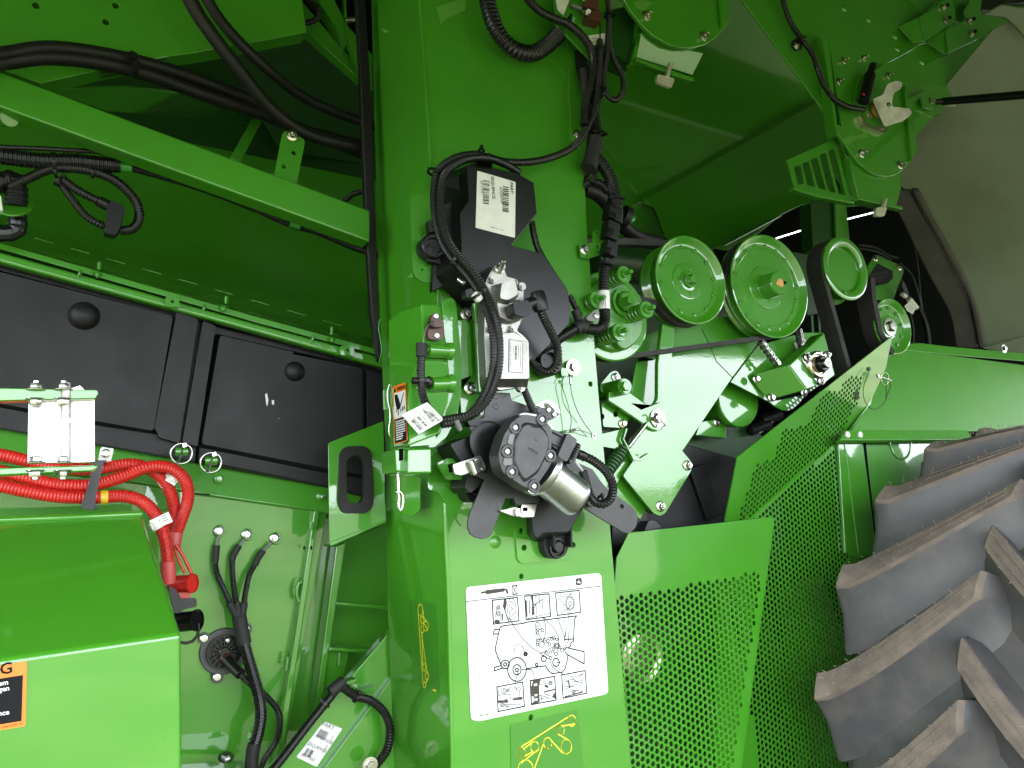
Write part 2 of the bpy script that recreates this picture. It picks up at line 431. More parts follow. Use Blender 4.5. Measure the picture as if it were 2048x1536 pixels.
# body of the machine behind everything (its inside shade is a near-black colour)
def wall(name, m, a, b, th):             # vertical wall between world points
    bm = bmesh.new(); bmesh.ops.create_cube(bm, size=1)
    lo = Vector(a); hi = Vector(b); c = (lo+hi)/2; s = hi-lo
    for v in bm.verts: v.co = c + Vector((v.co.x*s.x, v.co.y*s.y, v.co.z*s.z))
    return struct(link(name, bm, m, None, 0))
slits = [[(522,166),(533,143),(534,144),(523,167)], [(537,132),(547,114),(548,115),(538,133)], [(1552,475),(1626,452),(1626,455),(1552,478)], [(1692,437),(1752,422),(1752,425),(1692,440)]]
pl = Pl(-1.55)
loops = [[Vector((-2.5, 1.55, -.2)), Vector((12, 1.55, -.2)), Vector((12, 1.55, 7)), Vector((-2.5, 1.55, 7))]] + [[pl.at(*p) for p in s] for s in slits]
struct(link('machine_back_wall', slab_bm(loops, pl.n, .02), 'dark_inside', None, 0))
wall('machine_roof', 'green', (-2.5, .12, 3.7), (12, 1.8, 3.74), 0)
wall('machine_side_above', 'green', (-2.5, .10, 3.46), (12, .13, 3.7), 0)
wall('machine_end_wall', 'green', (-2.5, .0, .2), (-2.46, 1.6, 3.7), 0)
# raised side shield over the opened side (above the frame; seen in the paint)
bm = bmesh.new()
v = [bm.verts.new(p) for p in (Vector((-2.4, .12, 3.48)), Vector((8, .12, 3.48)), Vector((8, -2.05, 2.28)), Vector((-2.4, -2.05, 2.28)))]
f = bm.faces.new(v); r = bmesh.ops.extrude_face_region(bm, geom=[f])
for q in r['geom']:
    if isinstance(q, bmesh.types.BMVert): q.co.z += .04
struct(link('raised_side_shield', bm, 'green', None, 0, .005))

# ================================================================== CENTRAL COLUMN
G_ = 'column'
col = thing('support_column', 'tall green painted steel column down the middle of the machine side', 'column', (1000, 1500, -.1))
front = qC(130,-40, 155,500, 180,990) + [(868,480), (880,700), (890,1000), (893,1100), (898,1213), (906,1570)] + [(1265,1570), (1226,1120), (1224,1101), (1210,929), (1198,800), (1188,677), (1180,533), (1175,480), (1170,377), (1163,300), (1166,-20)]
h3 = []
for (x, y, r) in [(1044,1062,.006), (1048,1096,.006), (1144,1088,.006), (1181,768,.006), (1043,1153,.0055), (1062,1435,.0055), (1140,113,.006)]:
    h3.append(hole(x, y, 0, r))
slab3('front_plate', 'green', front, 0, .008, h3, col, .0022)
slab('backing', 'green', [(880,20), (1150,20), (1160,400), (1180,700), (1200,1000), (1235,1540), (925,1540), (900,600)], -.014, .004, col)
side = Pl((853,300,-.004), (893,1100,-.004), (745,300,-.27))
slab('side_plate', 'green', [(838,-20), (860,330), (880,700), (892,1100), (905,1570), (786,1570), (775,1200), (771,900), (760,637), (750,300), (742,-20)], side, .006, col)
tube('fold_edge', 'green', [(838,-20), (852,167), (860,330), (868,480), (880,700), (890,1000), (893,1100), (898,1213), (906,1570)], -.0045, .0052, col, 12)
# right flange of the front plate with a raised inner fold
slab('edge_flange', 'green', [(1131,-20), (1133,87), (1143,277), (1153,292), (1164,300), (1166,-20)], .004, .004, col)
slab('tape_residue', 'tape_residue', qC(218,42, 330,5, 395,-10, 390,62, 335,88, 270,118, 248,150), .0008, .0006, col, bevel=0)
bolt((1154,268,.005), .010, 'zinc', 'flange', col)
# black seal up the column's left edge
sealp = Pl(-.255)
slab('edge_seal', 'rubber', qB(935,-30, 990,-30, 1030,600, 1045,1050, 1060,1400) + [(757,640), (764,725), (757,720), (742,620), (733,470)] + qB(985,1050, 960,400), -.20, .02, col, bevel=.004)
tube('seal_tail', 'wire_green', qG(1085,530, 1070,580, 1080,640, 1090,720, 1075,800), -.19, .0016, col)
# ================================================================== LEFT BAY
# upper sheet with three punched holes
t = thing('punched_sheet', 'green sheet panel with three punched holes in the top left corner', 'panel', (300,60,-.2))
slab3('sheet', 'green', [(-520,-300), (560,-300), (600,-30), (613,65), (437,98), (387,106), (337,113), (200,140), (81,167), (-30,127), (-520,-50)], -.22, .045,
      [hole(72,11,-.22,.0065), hole(231,11,-.22,.0065), hole(212,44,-.22,.0065)], t, .002)
bm = bmesh.new()
for (a, b) in (((205,138), (335,112)), ((390,104), (430,97))):
    p, q = P(*a, -.222), P(*b, -.222); path = [p.lerp(q, i/8) for i in range(9)]
    sweep_bm(path, lambda i: .0035+.0012*math.sin(i*2.7), 8, bm)
link('weld_bead', bm, 'green_rough', t, 60)
slab('hose_shadow_lip', 'green_shaded', qA(600,420, 1010,340, 1010,375, 610,455), -.225, .01, t)
# deep inner members
t = thing('inner_gusset', 'shaded green inner gusset behind the black hoses at the upper left', 'gusset', (300,220,-.5))
slab('web', 'green', [(95,180), (250,175), (520,205), (520,245), (210,222)], Pl((95,180,-.5), (520,205,-.8), (210,222,-.8)), .006, t)
slab('rear_web', 'green_shaded', [(440,100), (613,66), (700,140), (740,200), (740,330), (560,300)], Pl((440,100,-.6), (613,66,-.6), (600,300,-1.0)), .006, t)
slab('deep_sheet', 'green_shaded', [(60,150), (640,60), (760,160), (760,460), (400,330), (60,200)], -1.15, .006, t)
slab('deep_web', 'green_shaded', [(560,230), (690,110), (710,130), (600,250)], -1.05, .01, t)
t = tag(slab('flat_strut', 'green', qB(180,945, 310,715, 380,712, 240,975), Pl((460,315,-.26), (503,238,-.36), (480,323,-.26)), .006, None), 'short bright flat green strut leaning behind the diagonal beam', 'strut')
t = thing('corner_braces', 'pair of green diagonal braces in the corner left of the column top', 'brace', (640,80,-.35))
slab('brace', 'green', qB(480,-30, 580,-30, 965,425, 965,480, 600,155), -.33, .03, t)
slab('brace', 'green', qB(690,-30, 790,-30, 935,250, 880,262), -.30, .04, t)
slab('brace', 'green', qB(865,-30, 875,-30, 885,150, 1035,330, 1035,540, 960,470, 870,180), -.29, .02, t)
rod('clamp_screw', 'zinc_gold', (690,40,-.27), (713,40,-.27), .006, t)
t = thing('hole_tab', 'green upright tab with two holes and a nut standing on the diagonal beam', 'bracket', (578,360,-.2))
slab3('plate', 'green', rnd(qB(435,1100, 495,795, 525,782, 632,840, 575,1140), 6), -.205, .006, [hole(588,306,-.205,.005), hole(568,333,-.205,.005)], t)
bolt((584,271,-.203), .012, 'zinc_gold', 'nut', t)
# diagonal square-tube beam
t = thing('diagonal_beam', 'green square tube beam running diagonally down to the column', 'beam', (360,310,-.2))
slab('tube', 'green', [(-520,-52), (740,421), (740,484), (-520,24)], -.17, .05, t, bevel=.004, seg=3)
rod('end_boss', 'green', (-6,236,-.25), (20,236,-.20), .016, t)
# curved trough sheet
t = thing('trough_sheet', 'dark green curved trough sheet with a weld seam above the black panels', 'panel', (350,520,-.5))
loft('sheet', 'green', [[(-520,68,-1.02), (-520,188,-1.0), (-520,282,-.86), (-520,334,-.60), (-520,353,-.39)], [(-60,180,-1.02), (-60,300,-1.0), (-60,400,-.86), (-60,455,-.60), (-60,478,-.39)], [(350,280,-1.02), (350,400,-1.0), (350,505,-.86), (350,563,-.60), (350,590,-.39)], [(790,370,-1.02), (790,500,-1.0), (790,620,-.86), (790,680,-.60), (790,708,-.39)]], t, n=8)
bm = bmesh.new()
for i in range(9):
    a = (70+i*72, 476+i*20.6); b = (a[0]+36, a[1]+10.3); oo = -.55
    sweep_bm([P(*a, oo).lerp(P(*b, oo), k/6) for k in range(7)], lambda k: .0016+.0006*math.sin(k*2.1+i), 7, bm)
link('weld_seam', bm, 'green_rough', t, 60, kind='stuff')
rail = thing('flange_rail', 'long green flange rail with bolts along the top of the black panels', 'rail', (380,600,-.33))
slab('upper_lip', 'green', [(-520,336), (512,633), (760,700), (760,711), (512,645), (-520,348)], -.345, .02, rail)
slab('lower_rail', 'green', [(-520,357), (512,647), (770,716), (770,736), (512,664), (-520,382)], -.335, .03, rail, bevel=.006, seg=3)
for (x, y) in ((195,551), (446,619), (663,681)):
    bolt((x, y-4, -.335), .0085, 'green', 'nut', rail, Vector((0, -.3, -1)), 'bolt')
for (x, y) in ((452,600), (663,662), (198,532)):
    rod('stud', 'green', (x, y+8, -.345), (x+1, y-8, -.345), .0035, rail)
for (x, y) in ((345,603), (695,700)):
    slab3('clip_tab', 'green', rnd([(x-15,y-9), (x+13,y-8), (x+15,y+12), (x-14,y+10)], 5), -.318, .006, [hole(x, y, -.318, .0035)], rail)
for (x, y) in ((160,548), (408,617), (625,678)):
    bm = lathe_bm([(0, -.004), (.008, -.003), (.010, 0), (.006, .003), (0, .004)], P(x, y, -.333), P(x+10, y+3, -.333)-P(x, y, -.333), 10)
    link('weld_dab', bm, 'green_rough', rail, 60)
# black moulded panels
def black_panel(label, outline, field, dome, r, ridge, extra):
    t = thing('moulded_panel', label, 'panel', (*outline[2], -.38), 'black moulded panels along the left bay')
    slab('base', 'poly', outline, -.375, .03, t, bevel=.006, seg=3)
    fp = Pl(-.362)
    frustum('raised_field', 'poly', field, -.350, grow(field, -.350, -.376, .012), -.376, t, .006, 4)
    lathe('dome', 'poly', [(r*1.12, 0), (r*1.04, r*.10), (r, r*.22), (r*.9, r*.46), (r*.7, r*.68), (r*.4, r*.82), (r*.14, r*.88), (0, r*.885)], (*dome, -.351), parent=t, segs=32, smooth=60)
    for e in extra: slab('rib', 'poly', e, -.352, .02, t, bevel=.004)
    return t
black_panel('black textured moulded panel with a large dome left of the seam', [(-520,383), (347,620), (402,638), (392,924), (190,888), (-520,771)],
            rnd([(-520,403), (346,632), (307,862), (190,842), (-520,712)], 8), (168,632), .027, None, [rnd(qF(1060,490, 1190,535, 1080,1280, 955,1245, 945,1215, 925,1190), 5)])
black_panel('black textured moulded panel with a smaller dome beside the column', [(425,648), (775,735), (790,1010), (660,975), (395,923)],
            rnd([(440,670), (724,735), (727,950), (660,938), (403,888)], 8), (589,743), .0215, None, [[(733,738), (772,746), (772,955), (736,950)]])
t = tag(slab('seam_strip', 'poly', rnd(qF(1218,545, 1295,575, 1185,1300, 1095,1270), 4), -.338, .025, None, bevel=.004), 'narrow black strip covering the seam between the moulded panels', 'strip')
fill('scuff', 'paper', [qG(390,985, 402,980, 410,1020, 405,1055, 398,1050), qG(430,1020, 445,1022, 444,1050, 432,1045), qG(470,1128, 474,1130, 472,1136)], Pl(-.349), .0006, t)
def ring_pin(x, y, lab):
    t = thing('ring_pin', lab, 'pin', (x, y, -.31), 'ring pins under the black panels')
    c = P(x, y, -.31); r = .0205
    path = [c + Vector((math.cos(a)*r, -.002*math.sin(a), math.sin(a)*r)) for a in [2*math.pi*i/36 for i in range(37)]]
    link('ring', sweep_bm(path, lambda i: .0022, 8), 'zinc', t, 60)
    rod('pin', 'zinc', (x+5, y-16, -.318), (x-8, y+22, -.30), .0027, t)
    bar('clip_head', 'zinc', (x+5, y-21, -.305), (x+7, y-12, -.305), .009, .008, t)
    lathe('eye', 'green', [(.006, -.012), (.009, -.012), (.009, .012), (.006, .012)], (x, y-4, -.32), Vector((1, 0, 0)), t, 14)
    slab('slot', 'dark_inside', rnd([(x-13,y-9), (x+11,y-9), (x+11,y+4), (x-13,y+4)], 5), -.336, .002, t, bevel=0)
ring_pin(363, 907, 'zinc ring pin under the wide seam strip, nearer the red hoses')
ring_pin(422, 925, 'zinc ring pin at the lower corner of the right black panel')
# sill and the lower bay sheets
sill = thing('sill_beam', 'green sill strip below the black moulded panels', 'sill', (450,960,-.37))
slab('strip', 'green', [(-520,757), (660,975), (790,1004), (790,1052), (640,1022), (512,1004), (387,986), (280,966), (-520,863)], Pl((0,855,-.404), (660,975,-.404), (0,925,-.391)), .02, sill, bevel=.003)
for p in ((438,958), (641,993)): bolt((*p, -.388), .0095, 'green', 'nut', sill)
fill('seam_gap', 'dark_inside', [[(388,985), (420,988), (420,991), (389,988)]], Pl(-.391), .0006, sill)
bay = thing('bay_sheet', 'large glossy green sheet carrying the three ground studs', 'panel', (470,1300,-.42))
slab('sheet', 'green', [(-520,848), (387,975), (655,1015), (555,1580), (-520,1580)], Pl((0,960,-.408), (640,1010,-.408), (300,1500,-.432)), .006, bay)
slab('edge_flange', 'green', qM(835,-10, 868,-6, 632,1560, 592,1560), -.39, .035, bay, bevel=.003)
slab('upper_gusset', 'green', qK(850,480, 885,310, 1165,375, 1140,470, 1010,470, 970,480), -.405, .006, bay)
slab('bottom_ledge', 'green', qM(-60,1520, 420,1490, 430,1580, -60,1580), Pl((350,1525,-.40), (490,1520,-.40), (400,1550,-.30)), .01, bay)
bolt((452,1515,-.36), .012, 'zinc', 'washer', bay, Vector((0, -.5, 1)))
for q in (qM(760,420, 740,430, 730,500, 745,540), qM(675,870, 672,900, 665,950), qM(818,60, 815,90, 818,110)):
    tube('weld_run', 'green_rough', q, -.388, .004, bay, step=.006)
for q in (qM(818,215), qM(775,215), qM(690,935), qM(660,1100)):
    fill('small_hole', 'dark_inside', [circ(q[0][0], q[0][1], 2.2, 10, 4)], Pl(-.390 if q[0][0] > 600 else -.419), .0006, bay)
# upright posts and shelves between the sheet and the column
t = thing('shelf_frame', 'green recessed frame with thin shelves between the bay sheet and the column', 'frame', (700,1250,-.5))
slab('back_sheet', 'green', [(600,990), (800,1010), (800,1580), (540,1580)], -.56, .006, t)
slab('post', 'green', qM(868,20, 955,20, 965,200, 830,1240, 700,1560, 640,1560), -.50, .01, t)
slab('post_edge', 'green', qM(965,205, 1028,180, 880,1150, 828,1245), -.44, .05, t, bevel=.004)
for q in (qM(968,540, 1290,565, 1290,585, 966,556), qM(925,812, 1230,830, 1230,848, 922,832)): slab('shelf_edge', 'green', q, -.43, .05, t)
slab('lower_post', 'green', qM(918,836, 1046,836, 990,1080, 880,1150), -.47, .03, t)
tube('weld_run', 'green_rough', qM(985,840, 985,870, 982,920), -.468, .006, t, step=.006)
# handle plate
t = thing('handle_plate', 'green plate with a black oval hand grip left of the column', 'handle', (715,1080,-.2))
pl = Pl(-.235)
grip = rnd(qG(838,1340, 870,1300, 990,1295, 1030,1330, 1045,1560, 1040,1660, 1000,1700, 860,1700, 830,1640), 14)
hl = rnd(qG(880,1370, 960,1345, 985,1400, 985,1600, 960,1640, 890,1640, 880,1560), 10)
slab('plate', 'green', qG(770,1295, 772,1282, 780,1273, 1090,1150, 1100,1148) + [(772,1044), (662,1092), (659,1086)], pl, .004, t, [hl], bevel=.0012)
slab('bottom_lip', 'green', [(660,1086), (772,1042), (772,1050), (664,1094)], Pl((660,1086,-.234), (772,1042,-.234), (664,1094,-.262)), .003, t)
slab('grip_rim', 'rubber', grip, -.226, .016, t, [hl], bevel=.004, seg=3)
# lower diagonal beam with a part label
t = thing('lower_brace', 'green diagonal box brace with a white part label at the bottom', 'beam', (690,1480,-.3))
top = Pl(-.30)
slab('upper_face', 'green', qM(560,1580, 590,1536, 1270,738, 1330,700, 1330,960, 1292,1005, 890,1540, 850,1590), top, .03, t, bevel=.003)
slab('front_face', 'green', qM(855,1600, 893,1540, 1294,1006, 1350,940, 1350,1600), -.285, .02, t, bevel=.003)
for q in (qM(1000,1030, 1090,1000, 1098,1010, 1012,1045), qM(1110,1070, 1210,1050, 1215,1062, 1120,1085)):
    slab('bracket_tab', 'green', q, -.27, .03, t)
lb = slab('part_label', 'white', rnd(qM(895,1255, 1005,1300, 850,1530, 728,1470), 3), top.off(.0008), .0006, t, bevel=0)
lp = top.off(.001)
text('lettering', 'ink_grey', 'PART:', qM(878,1278)[0], qM(898,1287)[0], .0085, lp, lb)
text('lettering', 'ink_grey', 'AM243608', qM(840,1350)[0], qM(870,1364)[0], .0065, lp, lb)
text('lettering', 'ink_grey', 'SEQUENCE:', qM(792,1394)[0], qM(822,1408)[0], .0065, lp, lb)
text('lettering', 'ink_grey', '0011362', qM(755,1462)[0], qM(785,1476)[0], .0065, lp, lb)
bars('barcode', 'ink_grey', qM(872,1300)[0], qM(925,1325)[0], (-9, 15), lp, lb, 18, 4)
bars('barcode', 'ink_grey', qM(795,1415)[0], qM(840,1436)[0], (-9, 14), lp, lb, 15, 9)
ink('small_print', 'ink_grey', [qM(950,1345, 930,1375), qM(915,1400, 885,1445)], lp, .0012, parent=lb)
t = thing('brace_harness', 'black corrugated harness looping over the lower diagonal brace', 'harness', (700,1440,-.2))
conduit('conduit', 'hose', qM(560,1580, 650,1470, 800,1275, 900,1150, 955,1080, 975,1045), -.25, .0098, t)
conduit('conduit', 'hose', qM(975,1050, 1000,1045, 1040,1075, 1090,1108), -.245, .0098, t)
conduit('conduit', 'hose', qM(1090,1108, 1180,1135, 1260,1210, 1290,1310, 1270,1430, 1190,1540, 1150,1600), [-.245, -.24, -.24, -.26, -.28], .0095, t, pitch=.0065)
lathe('sleeve', 'tape', [(.0115, -.018), (.0125, -.016), (.0125, .016), (.0115, .018)], (350+972/3, 1024+1048/3, -.247), Vector((1, .1, .6)), t, 16)
tie(350+1088/3, 1024+1110/3, -.245, .5, .0105, t); tie(350+900/3, 1024+1150/3, -.25, -.9, .0105, t)
bolt((740,1530,-.24), .012, 'zinc', 'washer', t)
# three ground leads on studs, joined into a trunk
t = thing('ground_leads', 'three black ground leads on zinc studs joining one conduit', 'harness', (480,1500,-.3), None)
studs = [qM(262,115)[0], qM(430,135)[0], qM(598,157)[0]]
for s_ in studs:
    bolt((*s_, -.405), .0105, 'zinc', 'nut', t)
    lathe('stud_base', 'green', [(0, 0), (.017, 0), (.015, .006), (.012, .015), (0, .015)], (*s_, -.42), parent=t, segs=18)
ld = [qM(258,150, 250,200, 243,280, 240,310), qM(415,165, 385,200, 350,260, 342,290), qM(575,185, 530,230, 490,290, 480,320)]
for q in ld:
    tube('lug', 'castgrey', q[:2], -.395, .0035, t); tube('boot', 'tape', q[1:], -.393, .0072, t)
conduit('conduit', 'hose', qM(240,310, 255,380, 300,480, 340,570), [-.393, -.38, -.37], .0065, t)
conduit('conduit', 'hose', qM(342,285, 345,380, 355,470, 370,560), [-.393, -.38, -.365], .0065, t)
conduit('conduit', 'hose', qM(480,315, 445,380, 425,470, 412,560), [-.393, -.38, -.365], .0065, t)
for q in (qM(325,545, 355,600, 375,640), qM(368,545, 378,600, 385,650), qM(414,545, 405,600, 395,650)): tube('wrap', 'tape', q, -.362, .0085, t)
tube('trunk_wrap', 'tape', qM(385,625, 395,690, 410,760, 415,790), -.36, .0150, t, 14)
conduit('trunk', 'hose', qM(412,780, 440,880, 475,1000, 505,1120, 515,1230, 495,1340, 470,1420), [-.36, -.35, -.33], .0130, t)
tube('trunk_tail', 'tape', qM(478,1390, 465,1450, 455,1580), -.33, .0135, t, 14)
# round ribbed sensor
cs = qM(290,835)[0]
t = thing('ribbed_sensor', 'round black ribbed sensor bolted to the bay sheet', 'sensor', (*cs, -.42))
r0 = .0485
lathe('outer_ring', 'motorgrey', [(r0*.74, 0), (r0, 0), (r0, .004), (r0*.97, .006), (r0*.74, .006)], (*cs, -.42), parent=t, segs=48)
lathe('inner_ring', 'black_gloss', [(r0*.66, .002), (r0*.75, .002), (r0*.75, .016), (r0*.66, .016)], (*cs, -.42), parent=t, segs=40)
lathe('dark_disc', 'black', [(0, .003), (r0*.7, .003)], (*cs, -.42), parent=t, segs=32)
lathe('middle_ring', 'black_gloss', [(r0*.42, .004), (r0*.47, .004), (r0*.47, .013), (r0*.42, .013)], (*cs, -.42), parent=t, segs=32)
lathe('hub', 'black_gloss', [(r0*.24, .004), (r0*.24, .02), (r0*.2, .022), (0, .022)], (*cs, -.42), parent=t, segs=24)
cc = P(*cs, -.42)
for i in range(16):
    a = 2*math.pi*i/16; d = Vector((math.cos(a), 0, math.sin(a)))
    box3('rib', 'black_gloss', cc + d*r0*.46 + OUT*.011, (r0*.5, .0035, .009), t, Matrix((d, d.cross(OUT), OUT)).transposed(), .0005)
for (x, y) in (qM(175,758)[0], qM(253,990)[0], qM(425,700)[0]):
    lathe('ear', 'motorgrey', [(0, 0), (.0125, 0), (.012, .009), (0, .009)], (x, y, -.42), parent=t, segs=20); bolt((x, y, -.411), .0085, 'zinc', 'torx', t)
bolt((350+317/3, 1024+770/3, -.402), .0045, 'zinc', 'torx', t)
rod('connector', 'black', (350+300/3, 1024+880/3, -.40), (350+395/3, 1024+975/3, -.36), .0115, t); rod('connector_cap', 'brown', (350+296/3, 1024+874/3, -.405), (350+315/3, 1024+892/3, -.395), .0125, t)
conduit('lead', 'hose', qM(390,970, 450,1030, 540,1100, 610,1180, 630,1260, 610,1370, 540,1480, 505,1560), [-.36, -.36, -.38, -.38], .0068, t)
# ------------------------------------------------------------------ box at the lower left with a warning sticker
t = thing('green_box', 'big glossy green box at the lower left with a warning sticker', 'box', (180,1530,.0))
of = .12; ob = -.20
bm = bmesh.new()
A, B = P(-220,1352,of), P(363,1267,of); C, D = P(-120,1046,ob), P(284,1028,ob); E, F = P(-220,1900,of), P(368,1900,of); G2, H2 = P(284,1900,ob), P(-120,1900,ob)
vv = [bm.verts.new(p) for p in (A, B, C, D, E, F, G2, H2)]
for q in ((0,1,5,4), (0,2,3,1), (1,3,6,5), (2,0,4,7), (2,7,6,3), (4,5,6,7)): bm.faces.new([vv[i] for i in q])
link('shell', bm, 'green', t, 40, .007, 4)
tube('rear_lip', 'green', [(-60,1042), (110,1036), (284,1028)], ob+.004, .006, t)
pb = Pl(of+.0005)
st = slab('warning_sticker', 'orange', rnd([(-120,1350), (54,1322), (51.5,1452), (-120,1480)], 4), of+.0012, .0006, t, bevel=0)
fill('text_field', 'ink', [[(-118,1376), (46,1350), (43,1442), (-118,1468)]], pb, .0010, st)
text('lettering', 'ink', 'G', (-1,1350), (20,1346), .0145, pb, st, .0014, True)
text('lettering', 'white', 'em', (-3,1372), (20,1368), .0062, pb, st, .0016, True)
text('lettering', 'white', 'gen', (-3,1384), (20,1380), .0062, pb, st, .0016, True)
text('lettering', 'white', 'nce', (-4,1432), (20,1428), .0062, pb, st, .0016, True)
text('lettering', 'ink', 'MXE137557  B', (3,1457), (40,1450), .0026, pb, st, .0014)
# ------------------------------------------------------------------ red conduits
def red(label, pts, o, r=.0122, grp='red corrugated battery cables'):
    t = thing('red_cable', label, 'cable', (*pts[0], o if not isinstance(o, list) else o[0]), grp)
    conduit('conduit', 'red', pts, o, r, t, pitch=.0056, depth=.075)
    return t
ra = red('red corrugated cable on the inside of the bend behind the clamp', qK(-1000,10, -500,75, -60,140, 60,160, 200,195, 330,225, 480,235, 600,232, 800,206, 930,255, 1005,340, 1042,450, 1040,560, 1030,650), [-.27, -.27, -.27, -.27, -.28, -.30])
rb = red('red corrugated cable making the widest bend beside the ring pin', qK(-1000,90, -500,150, -60,235, 150,285, 330,325, 480,335, 600,322, 750,275, 890,222, 1020,228, 1110,300, 1128,410, 1085,550, 1050,640), [-.245, -.245, -.245, -.245, -.25, -.27, -.28])
rc = red('red corrugated cable with a yellow band, lowest of the bundle', qK(-1000,150, -500,230, -60,320, 150,365, 350,398, 560,405, 750,398, 870,440, 950,540, 995,680, 1010,820), [-.235, -.235, -.235, -.235, -.22, -.20])
tube('yellow_band', 'yellow', qK(605,405, 650,403), -.235, .0130, rc)
def wraplabel(par, a, b, o, r, flag, hint):
    A, B = P(*a, o), P(*b, o); L = (B-A).length
    w = link('paper_tag', lathe_bm([(r, 0), (r, L)], A, B-A, 18), 'paper', par, 60)
    f = slab('tag_flag', 'paper', flag, o+r*.8, .0006, par, bevel=0); p = Pl(o+r*.8+.0002)
    ink('tag_print', 'ink_grey', hint, p, .0012, .0006, par)
wraplabel(rb, qK(1015,300)[0], qK(1075,240)[0], -.274, .0130, qK(990,300, 1060,205, 1112,250, 1045,335), [qK(1020,290, 1060,235), qK(1035,305, 1078,245), qK(1048,318, 1090,262), qK(1010,280, 1022,264)])
wraplabel(ra, qK(965,320)[0], qK(1000,290)[0], -.283, .0128, qK(940,310, 985,275, 1020,335, 975,355), [qK(955,318, 975,345), qK(963,312, 985,340), qK(972,305, 992,335)])
wraplabel(rc, qK(925,545)[0], qK(955,590)[0], -.205, .0131, qK(895,545, 1010,490, 1038,550, 915,602), [qK(920,560, 960,540), qK(970,520, 995,510), qK(975,535, 1002,524), qK(980,548, 1008,536)])
link('boot', lathe_bm([(.0135, 0), (.0135, .012), (.0125, .03), (.0105, .04), (0, .04)], P(*qK(1008,790)[0], -.20), P(*qK(1012,920)[0], -.20)-P(*qK(1008,790)[0], -.20), 18), 'red_boot', rc, 50)
link('boot', lathe_bm([(.0135, 0), (.0128, .015), (.011, .032), (0, .032)], P(*qK(1052,620)[0], -.275), P(*qK(1045,720)[0], -.27)-P(*qK(1052,620)[0], -.275), 18), 'red_boot', rb, 50)
t = thing('hose_clamp', 'black strap clamp on a zinc bracket holding the red cables', 'clamp', (*qK(560,330)[0], -.22))
slab('strap', 'black_gloss', rnd(qK(562,185, 625,190, 600,290, 575,400, 572,465, 545,478, 485,470, 490,440, 530,330), 5), -.205, .003, t, bevel=.0012)
slab('strap_side', 'black', rnd(qK(560,182, 640,182, 640,196, 560,196), 2), -.21, .06, t)
slab('strap_foot', 'black', rnd(qK(545,440, 590,452, 588,472, 555,480), 2), -.21, .05, t)
slab3('bracket', 'castalu', rnd(qK(604,100, 686,108, 662,205, 585,195), 5), -.27, .005, [], t)
bolt((*qK(634,140)[0], -.268), .0078, 'zinc', 'flange', t)
# jump terminals beside the box
t = thing('red_terminal', 'red capped jump terminal with a strap behind the green box', 'terminal', (*qK(1100,950)[0], -.25))
rod('cap', 'red', (*qK(1030,925)[0], -.27), (*qK(1150,920)[0], -.24), .0165, t, 24)
lathe('cap_rim', 'red', [(.0168, 0), (.0185, 0), (.0185, .004), (.0168, .004)], P(*qK(1148,920)[0], -.24), P(*qK(1150,920)[0], -.24)-P(*qK(1030,925)[0], -.27), t, 24)
tube('strap', 'red', qK(1055,690, 1090,740, 1130,820, 1155,875, 1158,900), -.25, .0032, t); tube('strap', 'red', qK(1050,710, 1070,780, 1110,860), -.255, .0026, t)
slab('skirt', 'red', rnd(qK(1060,955, 1150,955, 1140,1010, 1085,1010), 3), -.255, .02, t)
t = thing('black_terminal', 'black capped jump terminal below the red one', 'terminal', (*qK(1120,1150)[0], -.25))
slab('lever', 'black', rnd(qK(1010,930, 1060,960, 1075,1000, 1090,1012, 1180,1010, 1182,1060, 1110,1075, 1075,1100, 1045,1100), 4), -.24, .02, t, bevel=.002)
rod('cap', 'black_gloss', (*qK(1050,1155)[0], -.26), (*qK(1178,1142)[0], -.23), .0185, t, 24)
lathe('cap_rim', 'black', [(.0186, 0), (.0205, 0), (.0205, .004), (.0186, .004)], P(*qK(1176,1142)[0], -.23), P(*qK(1178,1142)[0], -.23)-P(*qK(1050,1155)[0], -.26), t, 24)
tube('strap', 'black', qK(1190,1160, 1192,1210, 1160,1265, 1100,1280, 1070,1270), -.23, .0028, t)
# ------------------------------------------------------------------ zinc hinge bracket close to the camera
t = thing('hinge_bracket', 'bright zinc hinge bracket between two green arms at the left edge', 'bracket', (120,960,.3))
hb = .36
slab('web_plate', 'zinc', qF(170,1030, 480,930, 568,1015, 570,1390, 540,1395, 165,1402), hb-.01, .004, t)
slab('top_flange', 'zinc', qF(478,928, 570,1017, 170,1036, 230,1000), Pl((57,805,hb-.01), (190,799,hb-.01), (160,770,hb-.06)), .003, t)
for (lab, q, q2) in (('upper', qF(-1200,922, 570,958, 588,965, 590,985, 575,1012, -1200,1055), -.09), ('lower', qF(-1200,1460, 590,1410, 585,1428, 545,1448, -1200,1530), .07)):
    slab('green_arm', 'green', q, hb+.005, .022, t, bevel=.003)
rod('hinge_pin', 'castalu', (*qF(396,915)[0], hb+.004), (*qF(396,1400)[0], hb+.004), .0052, t)
lathe('pin_collar', 'zinc', [(.0055, -.002), (.0065, -.002), (.0065, .003), (.0055, .003)], (*qF(395,1150)[0], hb+.004), Vector((0, 0, 1)), t, 16)
UPZ, DNZ = Vector((0, 0, 1)), Vector((0, 0, -1))
for x in (215, 380):
    bolt((*qF(x, 960)[0], hb+.006), .0095, 'zinc', 'nut', t, UPZ); bolt((*qF(x-2, 1010)[0], hb+.006), .0095, 'zinc', 'flange', t, DNZ)
    bolt((*qF(x, 1400)[0], hb+.006), .0095, 'zinc', 'flange', t, UPZ); bolt((*qF(x-2, 1440)[0], hb+.006), .0095, 'zinc', 'nut', t, DNZ)
